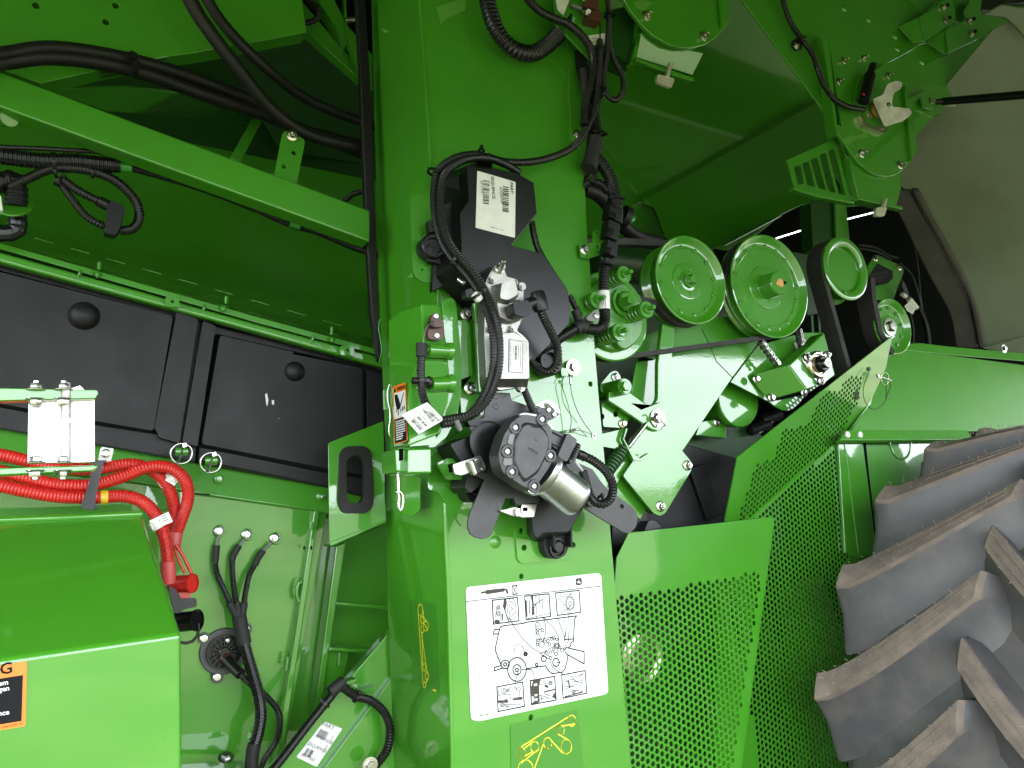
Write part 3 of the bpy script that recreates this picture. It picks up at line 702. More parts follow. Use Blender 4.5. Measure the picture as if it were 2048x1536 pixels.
# ------------------------------------------------------------------ black hoses of the upper bay
def hose(label, pts, o, r, ties=(), name='rubber_hose'):
    t = thing(name, label, 'hose', (*pts[0], o if not isinstance(o, list) else o[0]), 'black rubber hoses in the upper bay')
    tube('hose', 'rubber', pts, o, r, t, 14)
    return t
h1 = hose('thick black hose arching from the left edge, upper of the tied pair', qA(-1000,520, -500,410, -60,335, 60,315, 300,285, 600,318, 900,385, 1200,480, 1536,615) + [(580,250), (740,295)], [-.13, -.14, -.16, -.2, -.28, -.3], .0125)
h2 = hose('thick black hose arching from the left edge, lower of the tied pair', qA(-1000,575, -500,465, -60,385, 60,365, 300,342, 600,375, 900,450, 1200,560, 1536,670) + [(600,258), (740,312)], [-.14, -.15, -.17, -.21, -.29, -.31], .0150)
slab('cable_tie', 'black', rnd(qA(795,355, 838,360, 835,435, 800,430), 3), -.155, .02, h1); slab('tie_head', 'black', rnd(qA(765,318, 785,300, 825,318, 825,350, 800,345), 3), -.150, .02, h1)
hose('black hose falling steeply from the top edge to the column, nearer one', [(360,-40), (400,35), (470,130), (540,215), (620,270), (740,300)], [-.12, -.16, -.24, -.26], .0145)
hose('black hose falling from the top edge, behind the steep one', [(395,-40), (440,40), (520,125), (600,190), (680,228), (750,252)], [-.17, -.19, -.21, -.27, -.3, -.31], .0120)
t = thing('looped_lead', 'thin black corrugated lead hanging in a loop at the top edge', 'harness', (590,40,-.28))
conduit('conduit', 'hose', qB(280,-30, 380,25, 480,70, 560,115, 640,135, 700,110, 708,60, 670,15, 610,-30), -.27, .0068, t); tie(400+497/3, 28, -.27, .4, .0075, t); tie(400+680/3, 14, -.27, 1.2, .0075, t)
t = thing('bay_harness', 'long corrugated harness running under the diagonal beam with green tape', 'harness', (300,350,-.25))
conduit('thick_conduit', 'hose', qA(-1300,810, -600,880, -60,930, 60,945, 240,965, 450,970, 600,985, 720,993), -.25, .0165, t, pitch=.0072)
tube('green_tape', 'cyan_green', qA(712,994, 790,1003), -.25, .0120, t)
tube('green_tape', 'cyan_green', qB(540,1335, 600,1352), -.26, .0100, t)
conduit('conduit', 'hose', qA(790,1003, 1000,1060, 1250,1140, 1536,1250) + qB(540,1340, 700,1385, 900,1470, 1010,1510, 1100,1550), [-.25, -.26, -.27, -.28], .0100, t)
conduit('thin_lead', 'hose', qA(-1300,800, -600,850, -60,880, 200,890, 450,903, 600,915, 760,960), -.24, .0050, t)
tie(108, 325, -.25, .05, .017, t)
conduit('branch', 'hose', qB(865,1210, 920,1165, 990,1150, 1030,1160), -.24, .0068, t)
t = thing('elbow_loop', 'corrugated loop with a black right-angle plug at the left edge', 'harness', (200,420,-.3))
conduit('loop', 'hose', qA(60,1120, 170,1070, 300,1015, 420,1010, 560,1030, 700,1090, 810,1200, 835,1300, 800,1370, 715,1385), [-.27, -.25, -.25, -.26, -.27], .0098, t, pitch=.0062)
conduit('tail', 'hose', qA(350,1080, 430,1190, 520,1300, 625,1360), -.26, .0075, t, pitch=.006)
conduit('plug_lead', 'hose', qA(380,1080, 480,1150, 600,1210), -.25, .0085, t, pitch=.006)
rod('plug_neck', 'black', (*qA(590,1205)[0], -.25), (*qA(650,1235)[0], -.25), .011, t)
slab('plug_body', 'black', rnd(qA(640,1235, 670,1200, 745,1235, 752,1260, 710,1385, 690,1410, 620,1395, 635,1330), 6), -.235, .028, t, bevel=.003)
for (x, y, a) in ((328/3, 1030/3, -.1), (355/3, 1085/3, .7), (558/3, 1035/3, .2)): tie(x, y, -.25, a, .0105, t)
t = thing('drain_elbow', 'black corrugated drain elbow on a green flange at the left edge', 'elbow', (30,420,-.3))
conduit('upper_bend', 'hose', qA(-60,1130, 20,1085, 90,1090, 100,1150, 95,1240), -.28, .0200, t, pitch=.012)
slab('flange', 'green', circ(28, 410, 38, 24, 20), Pl((28,410,-.28), (60,412,-.28), (28,425,-.25)), .004, t)
conduit('lower_bend', 'hose', qA(105,1290, 105,1370, 60,1400, -60,1400), -.28, .0160, t, pitch=.014, depth=.06)
slab('tag', 'paper', qA(-40,1170, 5,1175, 20,1285, -40,1280), -.255, .001, t, bevel=0)
# ================================================================== ON THE COLUMN
# upper mounting bracket
t = thing('mounting_bracket', 'green mounting bracket plate behind the black cover box', 'bracket', (840,560,.0))
slab3('plate', 'green', rndo(qH(420,15, 250,25, 190,50, 155,120, 160,265, 60,260, 80,750, 130,792, 200,797), 8) + qH(420,790), .006, .006, [hole(*qH(133,718)[0], .006, .003)], t)
slab('gusset', 'green', qH(40,762, 75,730, 80,770), .004, .004, t)
tube('pressed_ring', 'green', [(800+135/3+7*math.cos(a), 300+518/3+7*math.sin(a)) for a in [i*.42-2.6 for i in range(12)]], .0065, .0012, t)
# lower mounting plate
t = thing('lower_plate', 'green stepped plate under the motor with a rounded lower corner', 'bracket', (1000,1100,.0))
lp_ = rnd(qN(400,860, 407,972, 470,990, 640,1230, 980,1228, 1015,1265, 1030,1462, 1060,1492, 1445,1460, 1482,1425, 1460,900, 1440,235, 1100,232, 1080,300, 700,500, 420,760), 5)
slab3('plate', 'green', lp_, .005, .006, [hole(*qN(*p)[0], .005, .0065) for p in ((1052,1262), (1076,1380), (1418,1362))], t, .002)
bm = lathe_bm([(0, .004), (.006, .0035), (.010, .0015), (.013, 0)], P(*qN(875,1340)[0], .0005), OUT, 16)
link('plug_weld', bm, 'green_rough', t, 60)
# black moulded cover box
t = thing('cover_box', 'black moulded plastic cover box with a white part label', 'cover', (940,600,.0))
fr = qH(400,92, 560,112, 700,138, 803,196, 822,382, 668,572, 862,625, 1005,838, 1024,950, 1012,1045, 880,1185, 760,1300, 560,1330, 520,900, 372,650, 357,380, 412,302)
bk = qH(318,125, 500,160, 690,215, 760,240, 770,440, 640,610, 800,660, 930,860, 950,960, 960,1080, 860,1210, 740,1330, 500,1350, 420,1000, 200,770, 236,440, 250,172)
pf = Pl(.095)
frustum('shell', 'cover_plastic', fr, pf, bk, .012, t, .0055, 4)
slab('base_flange', 'black', qH(250,160, 262,430, 200,705, 192,850, 370,765, 520,820, 520,300), .02, .015, t, bevel=.002)
slab('top_ear', 'black', circ(*qH(505,85)[0], 17, 20), .04, .03, t, bevel=.003)
frustum('step', 'cover_plastic', rnd(qH(405,120, 425,290, 415,320, 365,385, 372,640, 300,590, 262,430, 262,330, 330,310, 355,280, 355,150), 4), .062, rnd(qH(300,160, 425,290, 415,320, 365,385, 372,640, 240,640, 236,430, 236,330, 240,310, 245,280, 250,170), 4), .02, t, .003)
lb = slab('part_label', 'paper', rnd(qH(464,124, 694,192, 690,527, 454,466), 2), pf.off(.0012), .0006, t, bevel=0)
lp = pf.off(.0013)
def vtext(s, a, b, h, bold=False): text('lettering', 'ink', s, qH(*a)[0], qH(*b)[0], h, lp, lb, .0004, bold)
vtext('PART:', (660,193), (664,260), .0068, True); vtext('AM249340', (597,220), (604,320), .0056)
vtext('SEQUENCE:', (546,157), (553,260), .0066, True); vtext('0011362', (482,182), (488,250), .0056)
vtext('Date   20-100001', (622,480), (540,455), .0030)
bars('barcode', 'ink', qH(616,215)[0], qH(614,370)[0], (12.5, 2.2), lp, lb, 24, 3, .0004); bars('barcode', 'ink', qH(500,180)[0], qH(496,322)[0], (12.5, 2.2), lp, lb, 22, 5, .0004)
ec = qH(170,602)[0]
lathe('mount_ear', 'black', [(0, 0), (.026, 0), (.026, .028), (.023, .031), (.017, .031), (.0155, .024), (0, .024)], (*ec, .01), parent=t, segs=32)
slab('ear_arm', 'black', qH(150,540, 240,530, 250,690, 170,665), .03, .02, t, bevel=.003)
bolt((*ec, .034), .0105, 'black', 'washer', t)
bar('side_rib', 'black', (*qH(190,430)[0], .03), (*qH(200,500)[0], .03), .022, .02, t)
# grey cast control module
t = thing('control_module', 'grey cast aluminium control module with a printed white label', 'module', (1010,780,.12))
slab('base', 'castalu', rnd(qH(515,790, 550,720, 575,690, 620,690, 640,760, 700,775, 712,800, 742,835, 738,1000, 700,1085, 735,1110, 772,1150, 776,1375, 740,1420, 600,1440, 520,1400, 505,1100), 4), .128, .03, t, bevel=.003, seg=3)
frustum('upper_boss', 'castalu', rnd(qH(610,800, 690,775, 710,865, 650,900, 600,890), 5), .165, rnd(qH(545,815, 700,775, 715,875, 640,960, 545,930), 5), .126, t, .004, 4)
frustum('middle_boss', 'castalu', rnd(qH(580,900, 640,915, 690,920, 690,1000, 660,1030, 600,1000), 6), .145, rnd(qH(555,880, 660,900, 735,900, 735,1020, 660,1050, 560,1040), 6), .127, t, .004, 4)
frustum('lower_box', 'castalu', rnd(qH(600,1100, 690,1095, 772,1152, 776,1372, 600,1372), 5), .160, rnd(qH(545,1105, 690,1085, 765,1152, 766,1430, 550,1430), 5), .126, t, .004, 4)
slab('seal', 'black', qH(505,1090, 540,1100, 545,1440, 515,1400), .118, .02, t)
slab('top_lug', 'castalu', rnd(qH(540,770, 575,690, 620,690, 640,775), 8), .12, .02, t, bevel=.003)
for (x, y, o) in ((548,785,.130), (720,825,.130), (598,705,.122), (715,1430,.125), (668,1080,.131), (540,1080,.130)):
    lathe('screw_boss', 'castalu', [(0, 0), (.0085, 0), (.008, .010), (0, .010)], (*qH(x, y)[0], o-.006), parent=t, segs=16); bolt((*qH(x, y)[0], o+.003), .0045, 'castgrey', 'torx', t)
rod('breather', 'zinc', (*qH(595,735)[0], .125), (*qH(622,662)[0], .17), .0048, t); bolt((*qH(598,715)[0], .128), .009, 'zinc_gold', 'nut', t)
pm = Pl(.1604)
lb = slab('maker_label', 'white', rnd(qH(656,1140, 736,1152, 735,1337, 654,1328), 2), pm.off(.0008), .0005, t, bevel=0); lp = pm.off(.0009)
text('lettering', 'ink_grey', 'ULTIMATE   DE130 NAVX', qH(661,1150)[0], qH(659,1300)[0], .0030, lp, lb, .0004)
bars('barcode', 'ink', qH(690,1170)[0], qH(689,1262)[0], (4, .6), lp, lb, 16, 8, .0004)
ink('small_print', 'ink_grey', [qH(725,1160, 724,1300), qH(680,1175, 679,1225), qH(712,1160, 711,1250), qH(654,1135, 736,1148, 735,1337, 654,1330, 656,1140)], lp, .0008, .0003, lb)
t = thing('module_plug', 'black elbow plug with a looping conduit on the grey module', 'plug', (*qH(760,950)[0], .15))
slab('body', 'black', rnd(qH(680,915, 760,898, 795,930, 790,985, 740,1002, 690,985), 4), .178, .03, t, bevel=.003)
rod('neck', 'black', (*qH(760,930)[0], .165), (*qH(835,905)[0], .168), .0125, t, 18)
lathe('elbow', 'black', [(0, -.018), (.0145, -.018), (.0155, -.008), (.0145, .016), (.012, .02), (0, .02)], (*qH(835,910)[0], .168), Vector((-.22, 0, 1)), t, 18)
conduit('conduit', 'hose', qH(840,955, 870,1020, 910,1100, 945,1190, 940,1280, 890,1330, 830,1310, 785,1265), [.165, .15, .14, .13, .11, .10], .0088, t, pitch=.006)
lathe('rear_grommet', 'black', [(0, 0), (.030, 0), (.030, .03), (.026, .034), (.02, .034), (.018, .02), (0, .02)], (*qH(860,1285)[0], .01), parent=t, segs=28)
bolt((*qH(862,1285)[0], .03), .010, 'black', 'hex', t)
# ------------------------------------------------------------------ green latch housing
t = thing('latch_housing', 'cast green latch housing with warning sticker and wired sensor', 'housing', (850,900,.05))
of = .11
fr = rnd(qW(385,80, 560,88, 590,110, 612,450, 650,760, 640,1000, 560,1280, 268,1400, 262,1000, 270,830, 405,455), 4)
fl = Pl(of)
fro = qW(385,80, 560,88, 600,120, 620,450, 650,760, 640,1000, 560,1290, 265,1405, 258,1000, 275,825, 405,455)
bko = qW(180,160, 400,170, 500,200, 520,500, 540,760, 540,1000, 480,1350, 130,1430, 95,1000, 85,820, 74,240)
frustum('body', 'green', fro, Pl((*qW(385,80)[0], .092), (*qW(560,88)[0], .092), (*qW(265,1405)[0], .128)), bko, .004, t, .004, 4)
frustum('gasket_flange', 'green', rnd(qW(570,60, 640,25, 690,40, 712,120, 762,620, 752,950, 715,1130, 620,1320, 500,1420, 440,1415, 560,1290, 630,1000, 640,760, 610,450), 5), .100, rnd(qW(540,80, 620,35, 690,40, 712,120, 762,620, 752,950, 715,1130, 620,1320, 500,1420, 420,1425, 520,1290, 590,1000, 590,760, 560,450), 5), .02, t, .003, 3)
slab('ear', 'green', rnd(qW(700,235, 805,232, 835,275, 862,745, 745,790), 6), .075, .06, t, bevel=.004, seg=3)
slab('hinge_leaf', 'green', qW(830,260, 880,90, 905,90, 960,890, 900,1000, 760,1180, 740,900, 850,760), .055, .05, t, bevel=.002)
rod('hinge_pipe', 'green', (*qW(893,82)[0], .075), (*qW(935,905)[0], .075), .0082, t, 18)
for y in (262, 718): lathe('pipe_gap', 'dark_inside', [(.0079, -.0006), (.00835, -.0006), (.00835, .0006), (.0079, .0006)], (*qW(893+(y-82)*.051, y)[0], .075), Vector((0, 0, 1)), t, 18)
slab('pipe_tab', 'green', qW(915,405, 950,410, 960,565, 925,560), .085, .012, t)
for (x, y) in ((805,180), (840,868)): bolt((*qW(x, y)[0], .06), .0125, 'zinc', 'nut', t)
for (a, b, r) in (((440,512), (645,525), .0125), ((470,832), (655,825), .013)):
    rod('boss', 'green', (*qW(*a)[0], .125), (*qW(*b)[0], .118), r, t, 20, .002)
    lathe('boss_collar', 'green', [(0, -.006), (r*1.35, -.006), (r*1.3, .004), (0, .006)], (*qW(b[0]-10, b[1])[0], .115), Vector((-1, 0, 0)), t, 20)
bolt((*qW(440,512)[0], .126), .006, 'green', 'torx', t, Vector((-1, -.3, 0)))
slab('lower_rib', 'green', qW(275,830, 300,830, 640,960, 625,985, 380,900), of+.004, .01, t)
slab('lower_rib', 'green', rnd(qW(290,1300, 520,1300, 520,1390, 275,1410), 3), of+.008, .04, t, bevel=.002)
bolt((*qW(325,1332)[0], of+.009), .0055, 'green', 'torx', t)
slab('foot_block', 'green', qN(268,688, 432,684, 434,862, 264,864), of+.002, .10, t, bevel=.004, seg=3)
slab('foot_side', 'green', qN(176,690, 268,690, 264,862, 186,850), of-.02, .08, t, bevel=.003)
slab('slot', 'dark_inside', qN(204,690, 232,690, 232,770, 204,775), of-.019, .004, t, bevel=0)
bar('side_clip', 'green', (*qN(110,280)[0], .0), (*qN(115,420)[0], .0), .012, .006, t)
tube('spring_wire', 'zinc', qN(135,240, 122,290, 125,360, 138,420, 140,500, 128,560, 140,600), .01, .0014, t)
sp = Pl((*qW(275,825)[0], .1125), (*qW(265,1405)[0], .128), (*qW(92,900)[0], .004))
sp = sp.off(.0042)
wl_ = slab('warning_sticker', 'orange', rnd(qW(118,852, 238,812, 252,1358, 134,1392), 3), sp, .0006, t, bevel=0)
fill('pictogram_field', 'white', [qW(130,918, 234,884, 242,1120, 134,1158)], sp, .0006, wl_)
fill('text_field', 'ink', [qW(134,1164, 243,1126, 246,1350, 140,1380)], sp, .0006, wl_)
text('lettering', 'ink', 'WARNING', qW(156,892)[0], qW(232,868)[0], .0068, sp, wl_, .0008, True)
fill('triangle', 'ink', [qW(124,905, 138,862, 150,896)], sp, .0008, wl_)
fill('hand_pictogram', 'ink', [qW(135,930, 160,925, 185,1000, 190,1050, 178,1062, 160,1065, 150,1040, 140,990), qW(218,905, 224,903, 190,1040, 184,1030), qW(152,1050, 160,1052, 156,1095, 150,1090), qW(166,1060, 174,1062, 172,1120, 166,1118), qW(186,1055, 192,1053, 194,1090, 188,1090), qW(205,1040, 212,1036, 216,1075, 208,1085), qW(220,1030, 228,1028, 230,1060, 222,1066)], sp, .0010, wl_)
rs = random.Random(3); ln = []
for i in range(9):
    y = 1182+i*21; x = 146+i*.9; ex = 234 if i < 6 else 212
    while x < ex-6:
        w = rs.uniform(10, 26); ln.append(qW(x, y-(x-146)*.30, min(x+w, ex), y-(min(x+w, ex)-146)*.30)); x += w+5
ink('text_lines', 'white', ln, sp, .0022, .0010, wl_)
# wired sensor on the housing
s = thing('speed_sensor', 'brown sensor with two screws and a grey wire on the latch housing', 'sensor', (*qW(525,290)[0], .115))
slab('plate', 'brown', rnd(qW(490,168, 545,165, 560,215, 598,330, 592,400, 565,418, 465,408, 445,380, 448,320), 5), .119, .012, s, bevel=.0015)
slab('plug', 'brown', rnd(qW(470,235, 530,228, 590,235, 597,290, 535,300, 475,290), 3), .134, .016, s, bevel=.0015); slab('clip', 'black', qW(470,240, 505,236, 508,288, 472,286), .1355, .01, s)
for p in ((520,196), (527,377)): bolt((*qW(*p)[0], .119), .0052, 'zinc', 'torx', s)
tube('wire', 'castgrey', qW(470,262, 435,300, 410,370, 400,455), [.13, .135, .135], .0011, s)
rod('sleeve', 'tape', (*qW(385,448)[0], .135), (*qW(385,575)[0], .135), .0098, s, 16, .001)
conduit('conduit', 'hose', qW(385,570, 380,700, 385,830, 400,940, 425,1010, 470,1080), [.135, .135, .14, .15], .0078, s, pitch=.0062)
tie(760+385/4.653, 590+800/4.653, .137, 1.5, .0088, s); rod('push_mount', 'black', (*qW(300,795)[0], .14), (*qW(345,800)[0], .14), .006, s); lathe('mount_disc', 'black', [(0, 0), (.012, 0), (.009, .005), (0, .006)], (*qW(452,815)[0], .128), Vector((-1, -.2, 0)), s, 18)
tp = Pl((*qW(200,1115)[0], .150), (*qW(440,998)[0], .165), (*qW(597,1160)[0], .165))
g = thing('paper_tag', 'white barcode tag tied to the conduit on the latch housing', 'tag', (*qW(400,1150)[0], .16))
slab('sheet', 'white', rnd(qW(200,1115, 440,998, 597,1160, 360,1297), 2), tp, .0006, g, bevel=0)
bars('barcode', 'ink_grey', qW(385,1070)[0], qW(488,1188)[0], (6, -3), tp, g, 16, 2); bars('barcode', 'ink_grey', qW(335,1135)[0], qW(425,1230)[0], (5, -3), tp, g, 14, 6); bars('barcode', 'ink_grey', qW(285,1170)[0], qW(380,1270)[0], (6, -3), tp, g, 16, 12); bars('barcode', 'ink_grey', qW(440,1090)[0], qW(540,1180)[0], (5, -3), tp, g, 12, 16)
ink('small_print', 'ink_grey', [qW(325,1090, 345,1080), qW(360,1090, 460,1200), qW(310,1140, 400,1235), qW(440,1040, 530,1120)], tp, .0008, parent=g)
# hook below the housing
t = thing('wire_hook', 'small zinc wire hook hanging below the latch housing', 'hook', (*qN(210,1000)[0], .06))
tube('shank', 'zinc', qN(196,865, 197,920, 200,985), .06, .0032, t); tube('loop', 'zinc', qN(178,992, 205,988, 225,1010, 232,1060, 222,1110, 210,1122, 200,1090, 203,1030, 195,990), .06, .0026, t, step=.004)
slab('pocket', 'green', rnd(qN(170,880, 350,880, 345,1120, 300,1160, 190,1130, 172,1020), 8), Pl((*qN(170,880)[0], -.10), (*qN(350,880)[0], -.04), (*qN(180,1100)[0], -.10)), .004, t, bevel=.003)
# ------------------------------------------------------------------ motor mount plate and motor
t = thing('motor_mount', 'dark grey steel motor mount plate with two rounded legs', 'bracket', (1080,950,.1))
mp = qN(828,292, 978,300, 990,350, 1105,388, 1180,450, 1300,720, 1555,832, 1615,920, 1668,978) + qN(1830,1092, 1862,1132, 1872,1180, 1860,1235, 1830,1270, 1795,1282, 1765,1272) + qN(1480,1096, 1190,1010) + qN(1180,1060, 1165,1080, 1035,1082, 1015,1065, 1005,1035) + qN(950,1035) + qN(868,1240, 852,1285, 822,1312, 780,1320, 735,1310, 700,1285, 683,1245, 684,1200, 694,1150) + qN(800,905, 690,860, 735,760, 740,630, 690,540, 795,470, 805,380)
slab3('plate', 'darksteel', mp, .10, .005, [hole(*qN(1760,1092)[0], .10, .0042)], t, .0012)
for p in ((880,325), (928,318), (880,395), (880,515), (990,470)): lathe('pressed_dot', 'darksteel', [(.0058, 0), (.0058, .0006), (.005, .0008), (.0045, .0002), (0, .0002)], (*qN(*p)[0], .1), parent=t, segs=18)
lathe('dish', 'black', [(0, .001), (.02, .0012), (.034, .0022), (.04, .0004)], (*qN(830,640)[0], .1), parent=t, segs=32, smooth=60)
slab('rear_box', 'black', rnd(qN(560,660, 700,600, 740,640, 830,900, 700,1000, 660,960, 690,860), 4), .085, .07, t, bevel=.003)
t2 = thing('motor_housing', 'black moulded housing with a bolted foot under the motor', 'housing', (1110,1090,.04))
frustum('shell', 'poly', rnd(qV(540,1090, 560,920, 700,940, 1000,1030, 890,1200, 870,1240, 640,1250, 590,1300, 560,1260), 5), .085, rnd(qV(495,1110, 500,950, 700,930, 1000,1020, 900,1200, 890,1260, 660,1330, 560,1330, 500,1270), 5), .006, t2, .004, 3)
slab('foot', 'poly', rnd(qV(640,1220, 870,1190, 890,1240, 865,1390, 835,1450, 765,1490, 695,1470, 655,1410), 14), .03, .026, t2, bevel=.005, seg=3)
for x in (705, 855): bar('rib', 'poly', (940+x/4.389, 780+1190/4.389, .04), (940+(x+4)/4.389, 780+1375/4.389, .036), .0045, .03, t2)
lathe('bolt_seat', 'black_gloss', [(.020, 0), (.020, .006), (.016, .006), (.014, .001), (0, .001)], (*qV(760,1385)[0], .030), parent=t2, segs=28); bolt((*qV(765,1378)[0], .032), .0125, 'black', 'hex', t2)
ep = qN(735,980)[0]
slab('left_ear', 'black', rnd(qN(665,990, 690,890, 780,860, 800,900, 760,1000, 740,1070, 690,1050), 8), .05, .04, t2, bevel=.004); bolt((*ep, .051), .010, 'black', 'hex', t2)
mt = thing('gear_motor', 'grey gear motor with silver can and round screw bosses', 'motor', (1080,930,.15))
go = qV(250,560, 300,395, 380,272, 470,212, 590,232, 690,300, 722,345, 712,530, 742,585, 690,690, 612,800, 545,880, 460,840, 290,725, 262,640)
gs = rnd(go, 5)
slab('gear_case', 'castalu', rnd(grow(go, .15, .15, .004), 9), .150, .03, mt, bevel=.004)
frustum('gear_cover', 'motorgrey', gs, .185, grow(gs, .185, .1505, .002), .1505, mt, .006, 4)
frustum('cover_dome', 'motorgrey', rnd(qV(410,420, 480,300, 620,330, 690,420, 680,530, 600,700, 480,790, 400,640), 10), .190, rnd(qV(380,420, 470,270, 640,310, 700,420, 690,540, 600,730, 470,830, 370,660), 10), .184, mt, .004, 3)
for p in ((395,330), (325,540), (365,718), (560,845), (702,577), (630,258)):
    lathe('screw_boss', 'motorgrey', [(.0128, 0), (.0125, .0020), (.0115, .0030), (.0080, .0030), (.0074, .0005), (0, .0005)], (*qV(*p)[0], .185), parent=mt, segs=24)
    bolt((*qV(*p)[0], .1862), .0048, 'canmetal', 'torx', mt, name='screw')
for q in (qV(330,470, 345,390, 395,375, 395,385, 375,480), qV(290,660, 300,590, 370,600, 370,660)): slab('boss_web', 'castgrey', rnd(q, 4), .187, .004, mt, bevel=.001)
lathe('cover_pip', 'motorgrey', [(.004, 0), (.004, .0006), (.0025, .001), (0, .0004)], (*qV(585,430)[0], .190), parent=mt, segs=16)
mp_ = Pl(.190)
text('lettering', 'ink', 'DOGA', qV(600,548)[0], qV(528,505)[0], .0052, mp_, mt, .0003); text('lettering', 'ink', '---------', qV(600,315)[0], qV(680,365)[0], .003, mp_, mt, .0003)
rod('output_shaft', 'castgrey', (*qV(215,480)[0], .125), (*qV(300,440)[0], .128), .0078, mt, 16, .003); frustum('shaft_boss', 'castgrey', rnd(qV(250,420, 330,320, 340,380, 290,500, 240,500), 6), .13, rnd(qV(240,430, 330,320, 340,380, 290,500, 235,510), 6), .105, mt, .004)
A = P(*qV(668,742)[0], .150); B = P(*qV(945,968)[0], .150); L = (B-A).length; rr = .0385
link('motor_can', lathe_bm([(rr*1.08, -.012), (rr*1.12, -.01), (rr*1.12, .002), (rr, .004), (rr, L-.012), (rr*.97, L-.004), (rr*.90, L), (rr*.3, L), (rr*.28, L+.006), (0, L+.006)], A, B-A, 40), 'canmetal', mt, 35)
A2 = P(*qV(655,745)[0], .150)
link('can_flange', lathe_bm([(0, -.01), (rr*1.2, -.01), (rr*1.22, 0), (rr*1.16, .004), (0, .004)], A2, B-A, 36), 'canmetal', mt, 35)
slab('flange_lug', 'canmetal', rnd(qV(500,880, 560,850, 620,830, 690,880, 640,910, 540,915), 6), .16, .02, mt, bevel=.003)
pc = Pl(.1868)
text('lettering', 'white', 'CE', qV(745,795)[0], qV(790,810)[0], .006, pc, mt, .0003)
slab('plug_socket', 'motorgrey', rnd(qV(715,345, 850,385, 870,400, 800,560, 712,480), 3), .170, .03, mt, bevel=.002)
for q in ((715,360,840,425), (712,465,800,500)): bar('socket_rib', 'motorgrey', (*qV(q[0], q[1])[0], .172), (*qV(q[2], q[3])[0], .172), .003, .006, mt)
pg = thing('motor_plug', 'black multi-pin plug with a looped conduit on the gear motor', 'plug', (1150,890,.16))
slab('body', 'motorgrey', rnd(qV(858,375, 940,435, 935,470, 850,635, 770,580, 790,530), 5), .182, .035, pg, bevel=.003)
slab('cap', 'black', rnd(qV(930,455, 972,478, 972,510, 912,645, 885,648, 870,625, 920,500), 4), .180, .03, pg, bevel=.002)
for i in range(7):
    f = i/6; bar('cap_rib', 'black', (*qV(940-60*f, 470+120*f)[0], .182), (*qV(965-60*f, 485+122*f)[0], .182), .0022, .006, pg)
tube('collar', 'black', qV(940,560, 985,575, 1010,590), .168, .0095, pg)
conduit('conduit', 'hose', qV(985,575, 1080,620, 1170,690, 1230,770, 1255,860, 1235,950, 1170,1000, 1100,985, 1050,920, 1020,830), [.168, .17, .17, .165, .15, .135, .125, .13], .0092, pg, pitch=.0062)
tube('wrap', 'tape', qV(1030,850, 1010,780, 990,710), .14, .0085, pg); tube('wires', 'white', qV(990,715, 960,670, 925,625), [.14, .165], .0026, pg); tie(940+1135/4.389, 780+975/4.389, .125, .4, .0105, pg)
lathe('push_mount', 'canmetal', [(0, 0), (.012, 0), (.012, .008), (0, .008)], (*qV(1060,975)[0], .106), parent=pg, segs=20)
# zinc draw latches
def latch(label, pts, arm, o):
    t = thing('draw_latch', label, 'latch', (*pts[0], o), 'zinc draw latches round the motor')
    slab('strike', 'zinc', rnd(pts, 3), o, .012, t, bevel=.002); c = (sum(p[0] for p in pts)/len(pts), sum(p[1] for p in pts)/len(pts))
    if arm: slab('lever', 'castalu', rnd(arm, 4), o+.008, .006, t, bevel=.002)
    return t, c
l1, c1 = latch('zinc draw latch left of the motor beside the latch housing', qN(690,765, 770,735, 812,820, 725,880), qN(578,800, 700,760, 735,790, 740,840, 640,875, 590,865), .115)
rod('roller', 'zinc', (*qN(700,775)[0], .13), (*qN(735,865)[0], .13), .0065, l1); slab('base', 'black', rnd(qN(770,728, 800,760, 828,825, 805,860, 812,820), 3), .108, .02, l1)
slab('keeper', 'green', rnd(qN(468,790, 540,755, 600,760, 680,880, 640,905, 540,905), 4), .06, .008, l1); slab('keeper_slot', 'dark_inside', qN(545,800, 580,790, 585,850, 555,855), .061, .003, l1, bevel=0)
for p in ((748,768), (790,830)): bolt((*qN(*p)[0], .115), .004, 'zinc', 'torx', l1)
l2, c2 = latch('zinc draw latch hanging below the motor mount plate', qN(1065,1075, 1168,1068, 1145,1165, 1060,1168, 1030,1150), qN(900,1120, 1020,1095, 1060,1120, 1050,1165, 1000,1160), .10)
rod('roller', 'zinc', (*qN(1030,1105)[0], .112), (*qN(1035,1160)[0], .112), .007, l2); slab('base', 'black', qN(1010,1040, 1125,1040, 1130,1080, 1015,1085), .098, .02, l2); slab('slot', 'dark_inside', qN(1070,1100, 1100,1100, 1100,1125, 1070,1125), .101, .003, l2, bevel=0)
l3, c3 = latch('chrome topped draw latch above the motor at the column edge', qN(1235,345, 1300,375, 1330,440, 1300,470, 1180,390, 1150,385), None, .118)
slab('base', 'black_gloss', rnd(qN(1165,400, 1230,400, 1330,445, 1265,490, 1180,440), 3), .126, .01, l3); slab('lever', 'zinc', rnd(qN(1245,350, 1290,370, 1325,420, 1300,425, 1250,380), 3), .13, .006, l3)
for p in ((1245,418), (1285,450)): bolt((*qN(*p)[0], .127), .0045, 'zinc', 'torx', l3)
slab('lower_keeper', 'black', rnd(qN(680,500, 760,470, 790,480, 760,530, 700,530), 3), .105, .02, l3)
